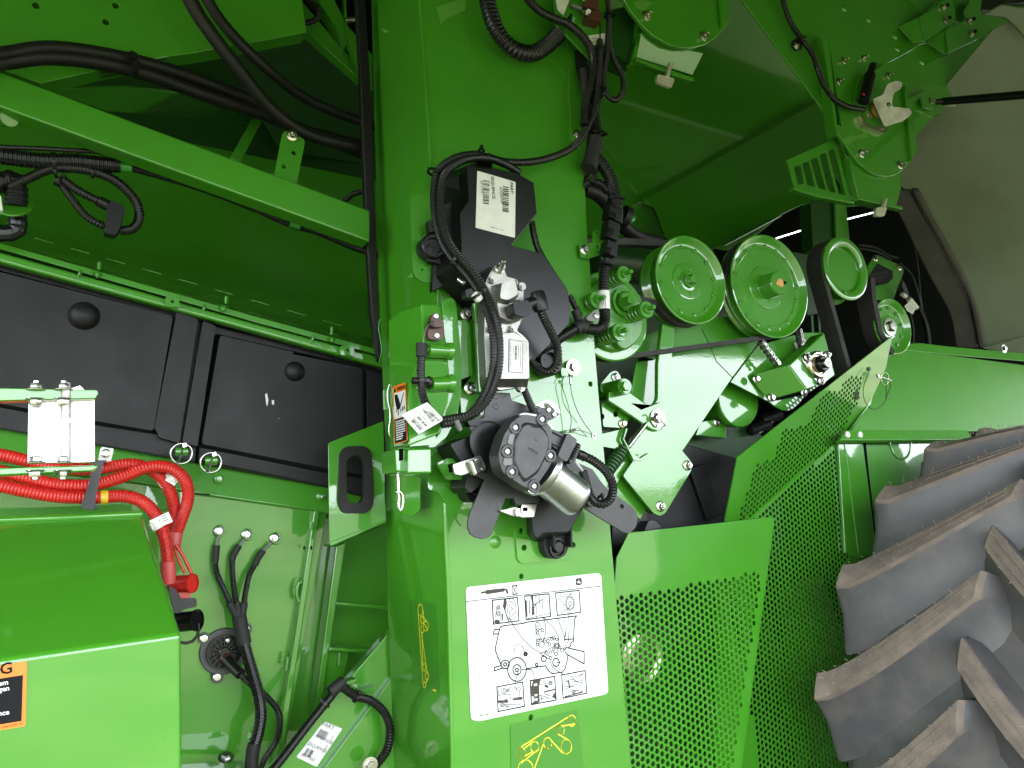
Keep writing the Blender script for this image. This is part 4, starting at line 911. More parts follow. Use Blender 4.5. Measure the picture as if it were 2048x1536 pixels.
# anchor bolt with wire lanyards
t = thing('wire_lanyards', 'thin wire lanyards hanging from a washered bolt on the column', 'lanyard', (1147,740,.01))
bolt((*qN(1418,122)[0], .009), .0135, 'zinc', 'washer', t); slab('lug', 'green', rnd(qN(1330,120, 1385,130, 1385,185, 1340,185), 4), .014, .008, t)
tube('wire', 'wire_green', qN(1358,180, 1340,240, 1370,340, 1400,450, 1405,520, 1395,560), [.015, .02, .025, .02], .0010, t, 6); tube('wire', 'castgrey', qN(1418,170, 1400,240, 1420,350, 1470,470, 1560,600), [.02, .025, .012], .0010, t, 6); tube('wire', 'castgrey', qN(1345,570, 1380,560, 1440,560, 1500,570, 1560,598), [.07, .03, .012], .0009, t, 6)
rod('crimp', 'zinc', (*qN(1398,190)[0], .022), (*qN(1402,240)[0], .023), .003, t); rod('crimp', 'zinc', (*qN(1395,565)[0], .03), (*qN(1440,555)[0], .025), .003, t); lathe('eyelet', 'zinc_gold', [(.0035, 0), (.006, 0), (.006, .001), (.0035, .001)], (*qN(1565,600)[0], .0015), parent=t, segs=14)
# ------------------------------------------------------------------ conduits round the cover box
t = thing('cover_harness', 'pair of corrugated conduits looping round the black cover box', 'harness', (870,450,.1))
conduit('outer_conduit', 'hose', qH(250,1645, 340,1628, 430,1575, 500,1480, 545,1370, 565,1250, 558,1100, 528,980, 478,860, 400,748, 315,655, 248,545, 212,400, 205,250, 228,130, 320,55, 430,28, 520,40, 640,72, 800,70, 950,30) + qC(1050,870, 1120,770, 1170,640, 1188,480, 1195,300, 1200,250), [.16, .16, .165, .17, .18, .18, .17, .15, .13, .11, .10, .09, .08, .07, .06, .05, .045, .04, .035, .05, .06, .06, .06], .0082, t, pitch=.0058)
conduit('inner_conduit', 'hose', qH(250,1625, 330,1610, 420,1590, 480,1550, 545,1460, 585,1350, 598,1230, 590,1090, 560,965, 505,835, 425,718, 342,628, 280,530, 245,400, 240,260, 265,150, 340,82, 430,50, 540,52, 640,90, 715,135), [.158, .16, .165, .175, .185, .185, .18, .16, .14, .12, .11, .10, .09, .08, .07, .05], .0082, t, pitch=.0058)
conduit('right_conduit', 'hose', qH(790,430, 805,520, 835,610, 900,720), .035, .0078, t, pitch=.0058); conduit('right_conduit', 'hose', qH(1015,870, 1050,940, 1085,1000), .03, .0070, t, pitch=.0058)
conduit('lower_conduit', 'hose', qN(1060,230, 1090,310, 1130,400, 1170,470, 1185,490), [.09, .11, .14, .16], .0075, t, pitch=.0058)
for (x, y, o, a) in ((868,345,.085,1.9), (962,309,.045,.1), (905,520,.13,.8), (955,590,.165,1.0)): tie(x, y, o, a, .0125, t)
bar('white_tape', 'paper', (800+490/3, 300+40/3, .046), (800+525/3, 300+40/3, .046), .0185, .0185, t, .006); bar('white_tape', 'paper', (800+440/3, 300+860/3, .165), (800+485/3, 300+905/3, .165), .016, .014, t, .005)
slab('tie_block', 'black', rnd(qH(390,840, 430,830, 450,870, 440,890, 400,885), 3), .16, .02, t); rod('push_mount', 'zinc', (*qH(350,775)[0], .10), (*qH(385,800)[0], .11), .005, t)
bar('tie_clip', 'castgrey', (*qN(600,490)[0], .172), (*qN(630,560)[0], .165), .008, .008, t)
# ------------------------------------------------------------------ main harness right of the column
t = thing('main_harness', 'thick corrugated wiring harness down the right edge of the column', 'harness', (1195,300,.0))
conduit('trunk', 'hose', qC(1085,310, 1095,400, 1120,520, 1150,640, 1165,760, 1168,850), [.02, .02, .03, .035], .0155, t, pitch=.0068)
tube('taped_joint', 'tape', qC(1168,830, 1165,890, 1150,960, 1130,1010), .035, .0190, t, 14); conduit('left_branch', 'hose', qC(1150,970, 1125,1020, 1100,1060), [.03, .0, -.03], .0130, t)
conduit('right_branch', 'hose', qC(1165,930, 1220,1000, 1265,1080, 1285,1160, 1285,1220), .04, .0150, t, pitch=.0072)
conduit('thin_branch', 'hose', qC(1105,1110, 1160,1095, 1210,1110, 1250,1150), [.0, .02, .03], .0105, t, pitch=.006); conduit('thin_branch', 'hose', qC(1180,1000, 1165,1060, 1150,1100), .02, .006, t)
conduit('side_lead', 'hose', qC(1310,1180, 1325,1260, 1320,1340), .045, .0055, t)
tube('taped_run', 'tape', qC(1100,420, 1110,500, 1130,600), .035, .0125, t)
for i, (a, b, w) in enumerate((((1285,310), (1280,352), .029), ((1280,355), (1268,430), .038), ((1268,440), (1252,540), .033), ((1258,560), (1245,640), .030), ((1240,660), (1236,690), .026))):
    bar('connector', 'black', (*qH(*a)[0], .045), (*qH(*b)[0], .045), w, .028, t, .002)
    bar('connector_latch', 'black_gloss', (*qH(a[0]*.7+b[0]*.3, a[1]*.7+b[1]*.3)[0], .061), (*qH(a[0]*.3+b[0]*.7, a[1]*.3+b[1]*.7)[0], .061), w*.45, .006, t, .001)
conduit('lower_run', 'hose', qH(1228,690, 1222,780, 1220,840), .035, .0125, t, pitch=.0068); lathe('white_tag', 'white', [(.0135, 0), (.0135, .042)], P(*qH(1226,958)[0], .033), P(*qH(1221,840)[0], .033)-P(*qH(1226,958)[0], .033), t, 20)
ink('tag_print', 'ink_grey', [qH(1210,862, 1212,935), qH(1225,862, 1226,880), qH(1232,900, 1233,940), qH(1220,900, 1221,925)], Pl(.047), .0014, .0004, t)
conduit('lower_run', 'hose', qH(1226,950, 1228,1000, 1222,1045, 1195,1075, 1140,1075, 1090,1060), [.033, .035, .04, .045], .0128, t, pitch=.0062); tube('taped_joint', 'tape', qH(1110,1070, 1080,1055, 1050,1075), .045, .0145, t)
tube('taped_joint', 'tape', qH(1085,1045, 1065,1000, 1050,960), .04, .0095, t); conduit('cross_run', 'hose', qH(1060,1070, 980,1115, 900,1165, 790,1230), [.045, .05, .055], .0118, t, pitch=.0068)
slab3('p_clip', 'castgrey', rnd(qH(1115,1005, 1160,968, 1195,975, 1200,1010, 1170,1030, 1130,1025), 4), .05, .012, [], t); bolt((*qH(1177,995)[0], .051), .0062, 'zinc', 'torx', t)
for (x, y, a) in ((1185,190,1.5), (1195,268,1.5), (1230,398,1.5), (1085,690,-.5)): tie(x, y, .04, a, .016, t)
t = thing('upper_leads', 'tangle of thin corrugated leads at the top of the column edge', 'harness', (1195,120,.05))
conduit('lead', 'hose', qC(735,-40, 830,60, 930,112, 1010,145, 1090,215, 1145,295, 1160,400, 1140,520, 1110,640, 1105,750), [.05, .06, .07, .07, .06, .05, .05], .0098, t, pitch=.006)
conduit('lead', 'hose', qC(1245,-40, 1252,120, 1240,330, 1222,470, 1235,560, 1290,600, 1338,550, 1335,460, 1290,370, 1258,290, 1250,200), .06, .0068, t, pitch=.005); conduit('lead', 'hose', qC(1200,300, 1200,420, 1185,600, 1150,700), [.06, .05], .0085, t, pitch=.005)
rod('lead_sleeve', 'tape', (*qC(1199,240)[0], .06), (*qC(1200,310)[0], .06), .0075, t); tube('thin_wire', 'ink', qC(1200,140, 1201,240), .06, .0015, t)
slab('paper_flag', 'paper', qC(1130,212, 1232,200, 1260,225, 1258,265, 1140,272), .055, .0006, t, bevel=0); ink('flag_print', 'ink_grey', [qC(1150,232, 1190,228), qC(1150,250, 1200,246)], Pl(.0555), .001, parent=t)
for (x, y, a) in ((1137,42,.5), (1190,97,1.2), (1205,187,.6), (1217,30,1.5)): tie(x, y, .065, a, .010, t)
t = tag(conduit('corrugated_hose', 'hose', qC(515,-60, 535,60, 590,200, 690,300, 790,322, 880,275, 955,200, 1000,140), [.045, .05, .05, .045, .03, .02], .0185, None, pitch=.0095, segs=18, depth=.14), 'wide black corrugated hose sagging across the top of the column', 'hose')
t = thing('sensor_bracket', 'green corner bracket with two brown plugs at the top of the column', 'bracket', (1170,40,.05))
slab('plate', 'green', qC(925,-40, 1250,-40, 1240,200, 1225,380, 1130,350, 930,145), .045, .005, t); slab('paper', 'paper', qC(930,-40, 1030,-40, 1010,20, 980,92, 945,60), .049, .0006, t, bevel=0)
for (x, y) in ((1150,20), (1165,90)):
    slab('plug', 'brown', rnd(qC(x-20,y-30, x+45,y-25, x+48,y+45, x+20,y+35, x-30,y+20), 3), .075, .03, t, bevel=.002); bolt((*qC(x-45, y-30)[0], .06), .009, 'zinc_gold', 'nut', t)
lathe('sensor', 'brown', [(0, 0), (.014, 0), (.014, .02), (.01, .022), (0, .022)], (*qC(1125,85)[0], .046), parent=t, segs=20); rod('sensor_nut', 'zinc', (*qC(1100,60)[0], .06), (*qC(1130,75)[0], .075), .0085, t, 6); rod('cable_stub', 'castgrey', (*qC(1030,30)[0], .055), (*qC(1095,55)[0], .06), .005, t)
t = thing('clip_bracket', 'small green stepped bracket holding the harness connectors', 'bracket', (1187,490,.0))
slab3('plate', 'green', rnd(qH(1075,562, 1130,562, 1125,650, 1085,645), 3), .012, .005, [], t); slab3('arm', 'green', rnd(qH(1130,560, 1155,555, 1160,485, 1200,470, 1205,545, 1222,530, 1228,620, 1128,652), 2), .016, .005, [hole(*qH(1187,578)[0], .016, .0035), hole(*qH(1187,610)[0], .016, .0028), hole(*qH(1182,498)[0], .016, .003)], t)
bolt((*qH(1108,598)[0], .012), .0115, 'zinc', 'flange', t)
# ------------------------------------------------------------------ decals on the column
t = thing('lubrication_decal', 'white lubrication chart decal with machine diagram on the column', 'decal', (1080,1430,.0))
dp = Pl(.0022)
slab('sheet', 'white', rnd(qU(8,170, 1325,30, 1350,60, 1420,1225, 130,1500, 60,1480), 9), dp, .0010, t, bevel=0)
# corners follow the photographed sheet
K1, K2 = .0016, .0024
def U(*a): return qU(*a)
ink('header_rule', 'ink', [U(14,312, 1344,160)], dp, K1, parent=t)
fill('grease_gun', 'ink_grey', [U(155,215, 160,236, 205,228, 212,242, 385,215, 400,196, 412,235, 434,235, 420,190, 385,180, 210,198, 200,210)], dp, parent=t)
ink('hourglass', 'ink', [U(466,155, 514,150, 518,240, 472,245, 466,155), U(470,160, 512,155, 488,198, 514,236, 476,240, 492,198, 470,160)], dp, K1*.8, parent=t)
fill('emblem', 'ink_grey', [rnd(U(1095,85, 1155,78, 1162,140, 1128,155, 1098,148), 3)], dp, parent=t); fill('emblem_figure', 'white', [U(1105,118, 1122,112, 1128,96, 1134,112, 1150,125, 1152,132, 1136,128, 1130,138, 1126,126, 1112,126)], dp, .0008, t)
frames = [U(270,300, 520,272, 535,503, 282,536), U(592,260, 832,236, 848,460, 606,492), U(898,228, 1130,202, 1146,418, 914,450), U(316,1158, 572,1110, 588,1350, 328,1402), U(645,1096, 888,1054, 904,1288, 658,1334), U(958,1040, 1190,996, 1206,1220, 972,1270)]
for f in frames: ink('inset_frame', 'ink', [f+[f[0]]], dp, K2, parent=t)
ink('machine_outline', 'ink', [U(1105,455, 920,478, 590,520, 585,528, 380,552, 355,562, 343,585, 330,640, 302,770, 305,810, 360,945, 290,965, 290,1000, 375,970), U(343,585, 290,592, 282,635, 332,632), U(1105,455, 1085,490, 1075,705, 1050,720, 1045,750, 1028,766), U(990,790, 1005,768, 1180,810, 1180,930, 1010,835, 992,810), U(1020,840, 1010,910, 990,980, 965,1010, 865,1028, 830,1000, 797,948, 610,978), U(990,690, 1075,682), U(985,690, 1000,610)], dp, K2, parent=t)
def uc(x, y, r, n=20, ry=None): return [p for p in [(930+(x+r*math.cos(2*math.pi*i/n))/4.953, 1140+(y+(ry or r)*1.05*math.sin(2*math.pi*i/n))/4.953) for i in range(n+1)]]
ink('wheel_circles', 'ink', [uc(515,985,92,28,112), uc(515,988,40,20,48), uc(515,990,15,14), uc(398,935,40), uc(398,935,15), uc(780,880,25), uc(902,915,32,20,38), uc(600,832,17), uc(710,938,13)], dp, K2, parent=t)
ink('pulley_circles', 'ink', [uc(718,538,19), uc(722,588,13), uc(768,597,14), uc(722,624,12), uc(727,695,13), uc(718,738,12), uc(760,738,26), uc(790,708,14), uc(820,702,15), uc(858,684,12), uc(882,672,12), uc(908,686,12), uc(838,735,12), uc(912,750,26), uc(912,750,14), uc(880,785,12), uc(940,770,12), uc(963,795,18), uc(770,830,16), uc(808,820,13), uc(845,812,12), uc(900,830,16), uc(848,872,14), uc(600,832,8)], dp, K1, parent=t)
ink('belt_lines', 'ink', [U(700,545, 706,740), U(735,590, 765,578), U(730,640, 762,700), U(730,690, 890,658), U(880,680, 885,760), U(780,815, 900,745), U(770,845, 840,885), U(810,840, 850,860), U(868,800, 890,840)], dp, K1, parent=t)
ink('leader_lines', 'ink', [U(435,475, 500,580, 570,680, 660,770, 758,828), U(775,470, 798,540, 800,620, 785,680, 768,708), U(785,475, 870,560, 925,660, 930,740, 912,818), U(918,478, 985,660), U(1030,440, 1030,600, 1025,700, 975,790), U(560,745, 600,825), U(500,745, 488,800), U(495,1118, 525,1015), U(685,1085, 680,1020, 655,985, 560,985), U(970,1030, 900,990, 855,940, 848,900), U(945,915, 908,915), U(690,345, 775,285), U(985,415, 1045,360), U(1130,1118, 1070,1080), U(1135,1190, 1085,1200), U(390,1335, 505,1335), U(455,1160, 410,1195), U(490,1160, 515,1180)], dp, K1, parent=t)
fill('arrow_heads', 'ink', [U(745,818, 762,832, 745,836), U(760,706, 778,704, 766,718), U(905,812, 918,816, 910,828), U(560,985, 575,976, 576,992), U(518,1022, 530,1012, 528,1030), U(842,908, 856,906, 846,892), U(905,915, 918,908, 918,922), U(480,795, 494,798, 484,810), U(592,822, 604,816, 602,832), U(975,700, 992,690, 990,706), U(970,715, 985,712, 978,732)], dp, parent=t)
for (s_, x, y) in (('400', 783,280), ('400', 942,430), ('400', 978,600), ('400', 512,752), ('50', 950,918), ('400', 1138,1128), ('50', 1140,1178), ('50', 460,1165), ('400', 517,1342)):
    text('number', 'ink', s_, U(x, y)[0], U(x+100, y-11)[0], .0040, dp, t)
text('number', 'ink', 'HXE117960', U(150,1450)[0], U(250,1430)[0], .0026, dp, t, .0006, True)
# dark shapes inside the inset pictures
fill('inset_picture', 'ink_grey', [U(385,293, 410,290, 415,330, 400,400, 440,510, 428,512, 375,360), U(285,525, 300,490, 340,495, 350,525), U(360,440, 380,430, 375,500, 365,500), U(600,300, 612,298, 620,460, 606,470), U(650,260, 675,258, 690,440, 660,450, 665,330), U(632,300, 640,298, 645,440, 637,440), U(645,1098, 752,1078, 735,1150, 740,1310, 660,1330), U(470,1275, 572,1262, 570,1285, 475,1292), U(330,1290, 400,1290, 440,1300, 330,1320), U(395,1345, 440,1345, 430,1358, 395,1355), U(985,1250, 1080,1225, 1170,1195, 1168,1215, 990,1260), U(785,1140, 800,1135, 830,1150, 820,1170, 790,1160), U(890,1175, 893,1190, 780,1215, 785,1200), U(1005,1095, 1030,1090, 1045,1170, 1035,1175, 1018,1105, 990,1112), U(895,1205, 898,1280, 860,1255)], dp, parent=t)
fill('inset_light', 'white', [U(655,1105, 672,1100, 655,1160), U(680,1130, 715,1125, 715,1145, 682,1150), U(690,1232, 716,1228, 716,1248, 690,1252), U(690,1275, 718,1270, 718,1292, 692,1296), U(662,1245, 685,1265, 685,1300, 662,1320)], dp, .0008, t)
ink('inset_lines', 'ink', [uc(330,372,18), uc(330,372,8), uc(332,432,22), uc(332,432,10), U(315,385, 300,470), U(345,450, 360,510), uc(462,385,42,22,100), uc(462,385,25,18,70), uc(462,385,8,10,14), U(700,255, 712,470), U(735,250, 745,420), U(765,300, 772,410), U(620,480, 840,430), uc(683,355,16), uc(1040,330,44,22,66), uc(1040,330,35,22,55), uc(1040,330,14,12,22), U(945,290, 990,360), U(950,235, 930,290, 915,300), U(960,260, 1000,270, 1040,240), uc(1048,240,7), uc(388,1200,26), uc(388,1200,12), uc(530,1178,20), uc(430,1195,9), uc(408,1300,18), uc(408,1300,9), uc(370,1335,20), uc(370,1335,9), U(445,1200, 448,1270), U(540,1205, 545,1270), U(330,1190, 340,1280), U(450,1270, 560,1260), U(340,1240, 440,1235), uc(848,1118,18), uc(848,1118,9), uc(805,1215,18), uc(828,1258,16), U(715,1140, 830,1118), U(715,1240, 800,1255), U(718,1282, 812,1265), U(755,1095, 800,1110), U(750,1190, 760,1290), uc(1057,1070,17), uc(1075,1205,18), uc(1075,1205,8), U(980,1080, 1030,1040), U(1090,1060, 1160,1030), U(1130,1060, 1180,1020), U(985,1150, 1110,1160), U(980,1190, 1100,1130), U(1060,1110, 1180,1090)], dp, K1*.8, parent=t)
def routing(label, outline, plane, circles, lines, extra=None):
    t = thing('belt_routing_decal', label, 'decal', (*outline[0], 0))
    slab('sheet', 'decal_green', rnd(outline, 4), plane, .0006, t, bevel=0)
    ink('pulley_circles', 'decal_yellow', circles, plane, .0024, parent=t); ink('belt_lines', 'decal_yellow', lines, plane, .0022, parent=t)
    if extra: fill('small_mark', 'decal_yellow', [extra], plane, parent=t)
def oc(x, y, r, ry=None, n=24, tilt=0):
    out = []
    for i in range(n+1):
        a = 2*math.pi*i/n; u, v_ = r*math.cos(a), (ry or r)*math.sin(a)
        out.append((780+(x+u*math.cos(tilt)-v_*math.sin(tilt))/3.523, 1100+(y+u*math.sin(tilt)+v_*math.cos(tilt))/3.523))
    return out
routing('narrow belt routing decal with yellow lines on the column side', qO(140,355, 325,380, 347,1012, 155,955), side.off(.001), [oc(214,424,17,41), oc(227,495,11,24), oc(252,535,18,34), oc(229,558,11,24), oc(241,826,10,26), oc(260,886,12,29), oc(243,950,9,21)],
        [qO(198,430, 232,945), qO(228,398, 240,480), qO(218,560, 265,880), qO(238,515, 266,560), qO(230,470, 262,508), qO(226,580, 232,820), qO(252,940, 268,905), qO(216,470, 222,520)], qO(302,980, 326,985, 326,998, 302,992))
routing('larger belt routing decal with yellow lines below the lubrication chart', qO(847,1232, 1320,1128, 1365,1560, 858,1680), Pl(.0016), [oc(1281,1203,29,38), oc(1201,1270,27,35), oc(1243,1385,37,50), oc(1111,1360,28,38), oc(1019,1387,29,38), oc(924,1427,27,37), oc(955,1540,52,62)],
        [qO(905,1400, 1268,1168), qO(940,1455, 1010,1420), qO(945,1400, 1000,1355), qO(1215,1240, 1262,1232), qO(1225,1240, 1300,1225), qO(1190,1300, 1250,1335), qO(1080,1370, 1010,1560), qO(1140,1345, 1215,1430), qO(925,1500, 1045,1405)])
# ================================================================== RIGHT BAY, UPPER
pu = Pl((1283,400,-.98), (1640,198,-.98), (1300,0,-.92))
t = thing('tank_floor', 'dark green sloping tank floor panel at the upper right', 'panel', (1420,180,-.35))
slab('sheet', 'green', [(1150,-40), (1510,-40), (1720,260), (1640,200), (1283,402), (1150,420)], pu, .006, t)
slab('seam_lip', 'green', [(1276,404), (1283,391), (1634,196), (1640,204), (1290,401)], Pl((1276,404,-.94), (1640,204,-.94), (1634,190,-.98)), .01, t)
tube('weld_seam', 'green', qD(170,870, 260,965, 350,1042), -.95, .0016, t)
t = thing('tank_skirt', 'green folded skirt panel below the tank floor seam', 'panel', (1480,400,-.38))
pk = Pl((1283,402,-.93), (1640,200,-.93), (1400,480,-.80))
slab('sheet', 'green', [(1283,403), (1640,201), (1700,225), (1720,410), (1645,418), (1607,408), (1563,428), (1520,464), (1455,500), (1340,482), (1325,465), (1308,414)], pk, .006, t)
slab('end_sheet', 'green', [(1150,250), (1205,290), (1290,399), (1308,414), (1325,465), (1342,484), (1180,520), (1150,420)], -.97, .006, t)
for q in (qD(240,1040, 300,1090), qD(318,1100, 375,1160), qD(415,1195, 460,1240)): tube('tack_weld', 'green_rough', q, -.92, .003, t, step=.006)
tube('edge_bead', 'dark_inside', qD(460,1240, 500,1320, 520,1385, 560,1425), -.85, .0026, t)
slab('lower_lip', 'green', qD(800,1470, 950,1420, 1190,1290, 1240,1290, 900,1470, 810,1490), Pl((1420,495,-.76), (1560,430,-.76), (1430,480,-.82)), .004, t)
# sheets deep behind the pulleys, their shade put into a darker green
t = thing('rear_duct', 'shaded green duct work deep behind the pulleys', 'duct', (1400,700,-.5))
slab('rear_sheet', 'green_shaded', [(1170,470), (1420,480), (1560,900), (1480,1000), (1190,1000)], -.90, .006, t)
rod('drum', 'green_shaded', (1180,520,-.62), (1330,540,-.62), .062, t, 32)
slab('side_column', 'green_shaded', qJ(255,20, 400,-60, 460,-40, 490,240, 400,260, 300,300, 270,300), -.40, .05, t)
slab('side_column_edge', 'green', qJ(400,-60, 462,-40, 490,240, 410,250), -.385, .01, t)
slab('far_block', 'green_shaded', qJ(150,310, 260,330, 310,680, 240,690, 180,560), -.43, .1, t)
for x in (1618, 1632): bar('far_post', 'green_shaded', (x, 600, -.5), (x+8, 740, -.5), .012, .02, t)
# rounded pivot plate with duct and latch at the top
t = thing('pivot_plate', 'rounded green pivot plate with two bolts at the top edge', 'bracket', (1340,60,.0))
slab('plate', 'green', qD(270,-40, 330,60, 400,150, 470,215, 560,268, 640,288, 700,290, 780,270, 850,225, 900,165, 927,122, 915,-40), .03, .012, t, bevel=.003)
slab('edge_rib', 'green', qD(875,-40, 920,-40, 928,122, 890,160), .045, .012, t)
slab('tape_residue', 'tape_residue', qD(352,15, 400,-5, 466,15, 415,65, 370,50), .0308, .0006, t, bevel=0)
for p in ((428,95), (770,218)): bolt((*qD(*p)[0], .031), .0125, 'zinc_gold', 'stud', t)
t = thing('latched_duct', 'green duct end under the pivot plate with a pale wing latch', 'duct', (1345,130,.0))
slab('front', 'green', qD(398,196, 520,255, 640,290, 772,318, 705,452, 540,400, 368,345), Pl((1280,70,.01), (1405,110,.01), (1330,150,-.02)), .05, t, bevel=.002)
slab('rim', 'green', qD(365,345, 718,468, 712,486, 600,455, 365,362), .01, .012, t); slab('rim', 'green', qD(430,385, 700,480, 690,494, 610,470), -.01, .02, t)
slab('side_horn', 'green_shaded', rnd(qD(215,60, 300,40, 390,140, 397,230, 355,390, 300,370, 215,300), 4), -.02, .06, t); slab('horn_edge', 'green', rnd(qD(378,120, 400,140, 392,240, 352,395, 330,380, 370,250), 4), -.005, .02, t)
slab('wing', 'lever', rnd(qD(495,443, 600,472, 580,525, 560,520, 490,492), 5), .02, .008, t, bevel=.003); bar('wing_stem', 'lever', (*qD(570,385)[0], .012), (*qD(550,465)[0], .018), .010, .010, t)
bolt((*qD(575,395)[0], .012), .009, 'lever', 'hex', t)
# ================================================================== RIGHT BAY, UPPER RIGHT
t = thing('slanted_plate', 'large slanted green mounting plate across the upper right', 'plate', (1750,150,-.02))
plate = [(1462,-30), (1668,250), (1700,330), (1800,330), (1833,270), (1986,112), (1983,92), (1880,30), (1850,10), (1800,-30)]
slab('sheet', 'green', plate, -.02, .006, t)
slab('standing_rib', 'green', qE(325,218, 362,200, 415,740, 445,765, 412,805), .015, .035, t)
for (x, y) in ((455,365), (575,350), (720,455), (425,490)): bolt((*qE(x, y)[0], .001), .0105, 'zinc_gold', 'stud', t)
for (x, y) in ((455,50), (600,115), (760,215), (775,290), (920,370)):
    lathe('pressed_boss', 'green', [(.012, 0), (.010, .003), (.006, .0045), (0, .005)], (*qE(x, y)[0], -.02), parent=t, segs=18, smooth=60)
tube('sheet_step', 'green', qE(720,375, 860,300, 940,260, 1060,325), -.0195, .0015, t)
bolt((*qE(170,278)[0], -.018), .0105, 'zinc', 'flange', t)
# angle brackets with slotted bolts
t = thing('slotted_brackets', 'pair of green angle brackets with slotted bolts in the top right corner', 'bracket', (1930,60,.03))
slab('plate', 'green', rnd(qE(905,100, 1010,40, 1075,-40, 1105,-40, 1128,112, 1110,140, 932,250), 3), .03, .006, t)
slab('foot', 'green', qE(780,160, 900,105, 932,250, 870,255), Pl((1796,53,-.015), (1836,35,.03), (1846,83,.03)), .006, t)
slab('plate', 'green', rnd(qE(1065,180, 1200,110, 1180,60, 1240,-40, 1290,-40, 1275,60, 1290,200, 1270,230, 1085,318), 3), .035, .006, t)
slab('foot', 'green', qE(935,250, 1060,180, 1090,320, 1050,310), Pl((1848,83,-.015), (1889,60,.03), (1899,106,.03)), .006, t)
for (x, y) in ((1050,45), (1062,122), (1208,128), (1215,203)):
    fill('slot', 'dark_inside', [rnd(qE(x-5,y-12, x+35,y-30, x+42,y-12, x,y+12), 3)], Pl(.0306 if x < 1100 else .0356), .0006, t); bolt((*qE(x, y)[0], .032 if x < 1100 else .037), .0115, 'zinc_gold', 'flange', t)
t = thing('hinge_support', 'green arm with a chrome hinge tip at the top right corner', 'arm', (1990,40,.0))
slab('arm', 'green', qE(1120,-40, 1260,-40, 1290,60, 1500,150, 1440,190, 1340,275, 1280,200, 1120,120), .0, .02, t); bolt((*qE(1338,195)[0], .001), .009, 'green', 'hex', t)
slab('tip', 'zinc', rnd(qE(1440,190, 1505,155, 1490,190, 1530,270, 1510,285, 1460,250), 3), .02, .01, t); lathe('bumper', 'rubber', [(0, 0), (.017, 0), (.017, .015), (.012, .02), (0, .02)], (*qE(1385,262)[0], -.01), parent=t, segs=20)
slab('rubber_flap', 'black', rnd(qE(1290,-40, 1560,-40, 1560,15, 1420,25, 1330,62, 1282,55), 5), .03, .02, t)
slab('corner_block', 'green', qE(800,-40, 1020,-40, 1000,30, 930,75), -.01, .02, t)  # plain green block covering the gap behind the brackets
# sensor plate
t = thing('sensor_plate', 'rounded green plate with a zinc wing bracket and black sensor', 'bracket', (1760,270,.02))
slab('plate', 'green', qE(365,235, 600,330, 735,390, 825,510, 845,590, 897,900, 860,970, 800,1030, 760,1052, 715,1060, 660,1052, 610,1030, 540,975, 480,890, 430,820, 415,800, 442,765), .0, .010, t, bevel=.003)
slab('bent_edge', 'green', qE(825,510, 850,590, 897,900, 862,965, 858,900, 820,560), .012, .014, t)
slab('tape_residue', 'tape_residue', qE(445,835, 510,808, 540,830, 480,870), .0008, .0006, t, bevel=0); slab('tape_residue', 'tape_residue', qE(560,770, 605,818, 540,832, 530,815, 575,800), .0008, .0006, t, bevel=0)
for (p, s_) in (((560,922), .0125), ((790,990), .0125)): bolt((*qE(*p)[0], .001), s_, 'zinc', 'stud', t)
slab('zinc_base', 'zinc_gold', rnd(qE(545,690, 590,735, 640,760, 715,762, 715,788, 690,802, 575,755), 3), .012, .02, t)
pw = Pl((*qE(640,600)[0], .03), (*qE(850,670)[0], .06), (*qE(780,490)[0], .07))
slab('wing_bracket', 'castalu', rnd(qE(625,595, 690,570, 712,505, 770,483, 808,495, 800,530, 752,560, 742,640, 850,650, 866,682, 810,728, 780,735, 700,762, 672,700), 6), pw, .005, t, bevel=.002); bolt((*qE(720,630)[0], .06), .008, 'zinc_gold', 'hex', t)
lathe('sensor_disc', 'copper', [(0, 0), (.026, 0), (.026, .012), (0, .012)], (*qE(650,660)[0], .005), parent=t, segs=28)
rod('sensor_body', 'black', (*qE(630,390)[0], .03), (*qE(605,470)[0], .035), .011, t); rod('sensor_body', 'black', (*qE(612,450)[0], .035), (*qE(575,610)[0], .035), .017, t, 20)
lathe('red_clip', 'red', [(0, 0), (.004, 0), (.004, .003), (0, .003)], (*qE(572,568)[0], .055), parent=t, segs=8); slab('sensor_guard', 'green', qE(545,480, 575,440, 590,460, 705,375, 665,550, 640,560, 560,640, 520,600), .012, .012, t)
bolt((*qE(602,695)[0], .02), .010, 'zinc_gold', 'hex', t)
slab('lower_horn', 'green', qE(490,920, 545,990, 640,1055, 720,1062, 792,1035, 800,1130, 772,1232, 545,1182, 500,1010), -.012, .05, t, bevel=.002)
slab('rim', 'green', qE(545,1180, 810,1240, 808,1258, 548,1196), .004, .02, t); slab('wing', 'lever', rnd(qE(652,1245, 716,1240, 700,1298, 645,1295), 4), .015, .01, t, bevel=.003); bar('wing_stem', 'lever', (*qE(706,1195)[0], .01), (*qE(690,1250)[0], .014), .009, .009, t)
slab('striker', 'green', qE(845,590, 970,530, 985,560, 1010,655, 1055,660, 1050,675, 1000,690, 995,715, 880,785), .005, .02, t); slab('striker_tab', 'green', qE(920,585, 1000,570, 1015,640, 990,660, 930,640), .02, .006, t); bolt((*qE(978,605)[0], .021), .010, 'zinc', 'flange', t)
t = thing('sensor_lead', 'black corrugated lead curving down the slanted plate to the sensor', 'harness', (1620,130,.01))
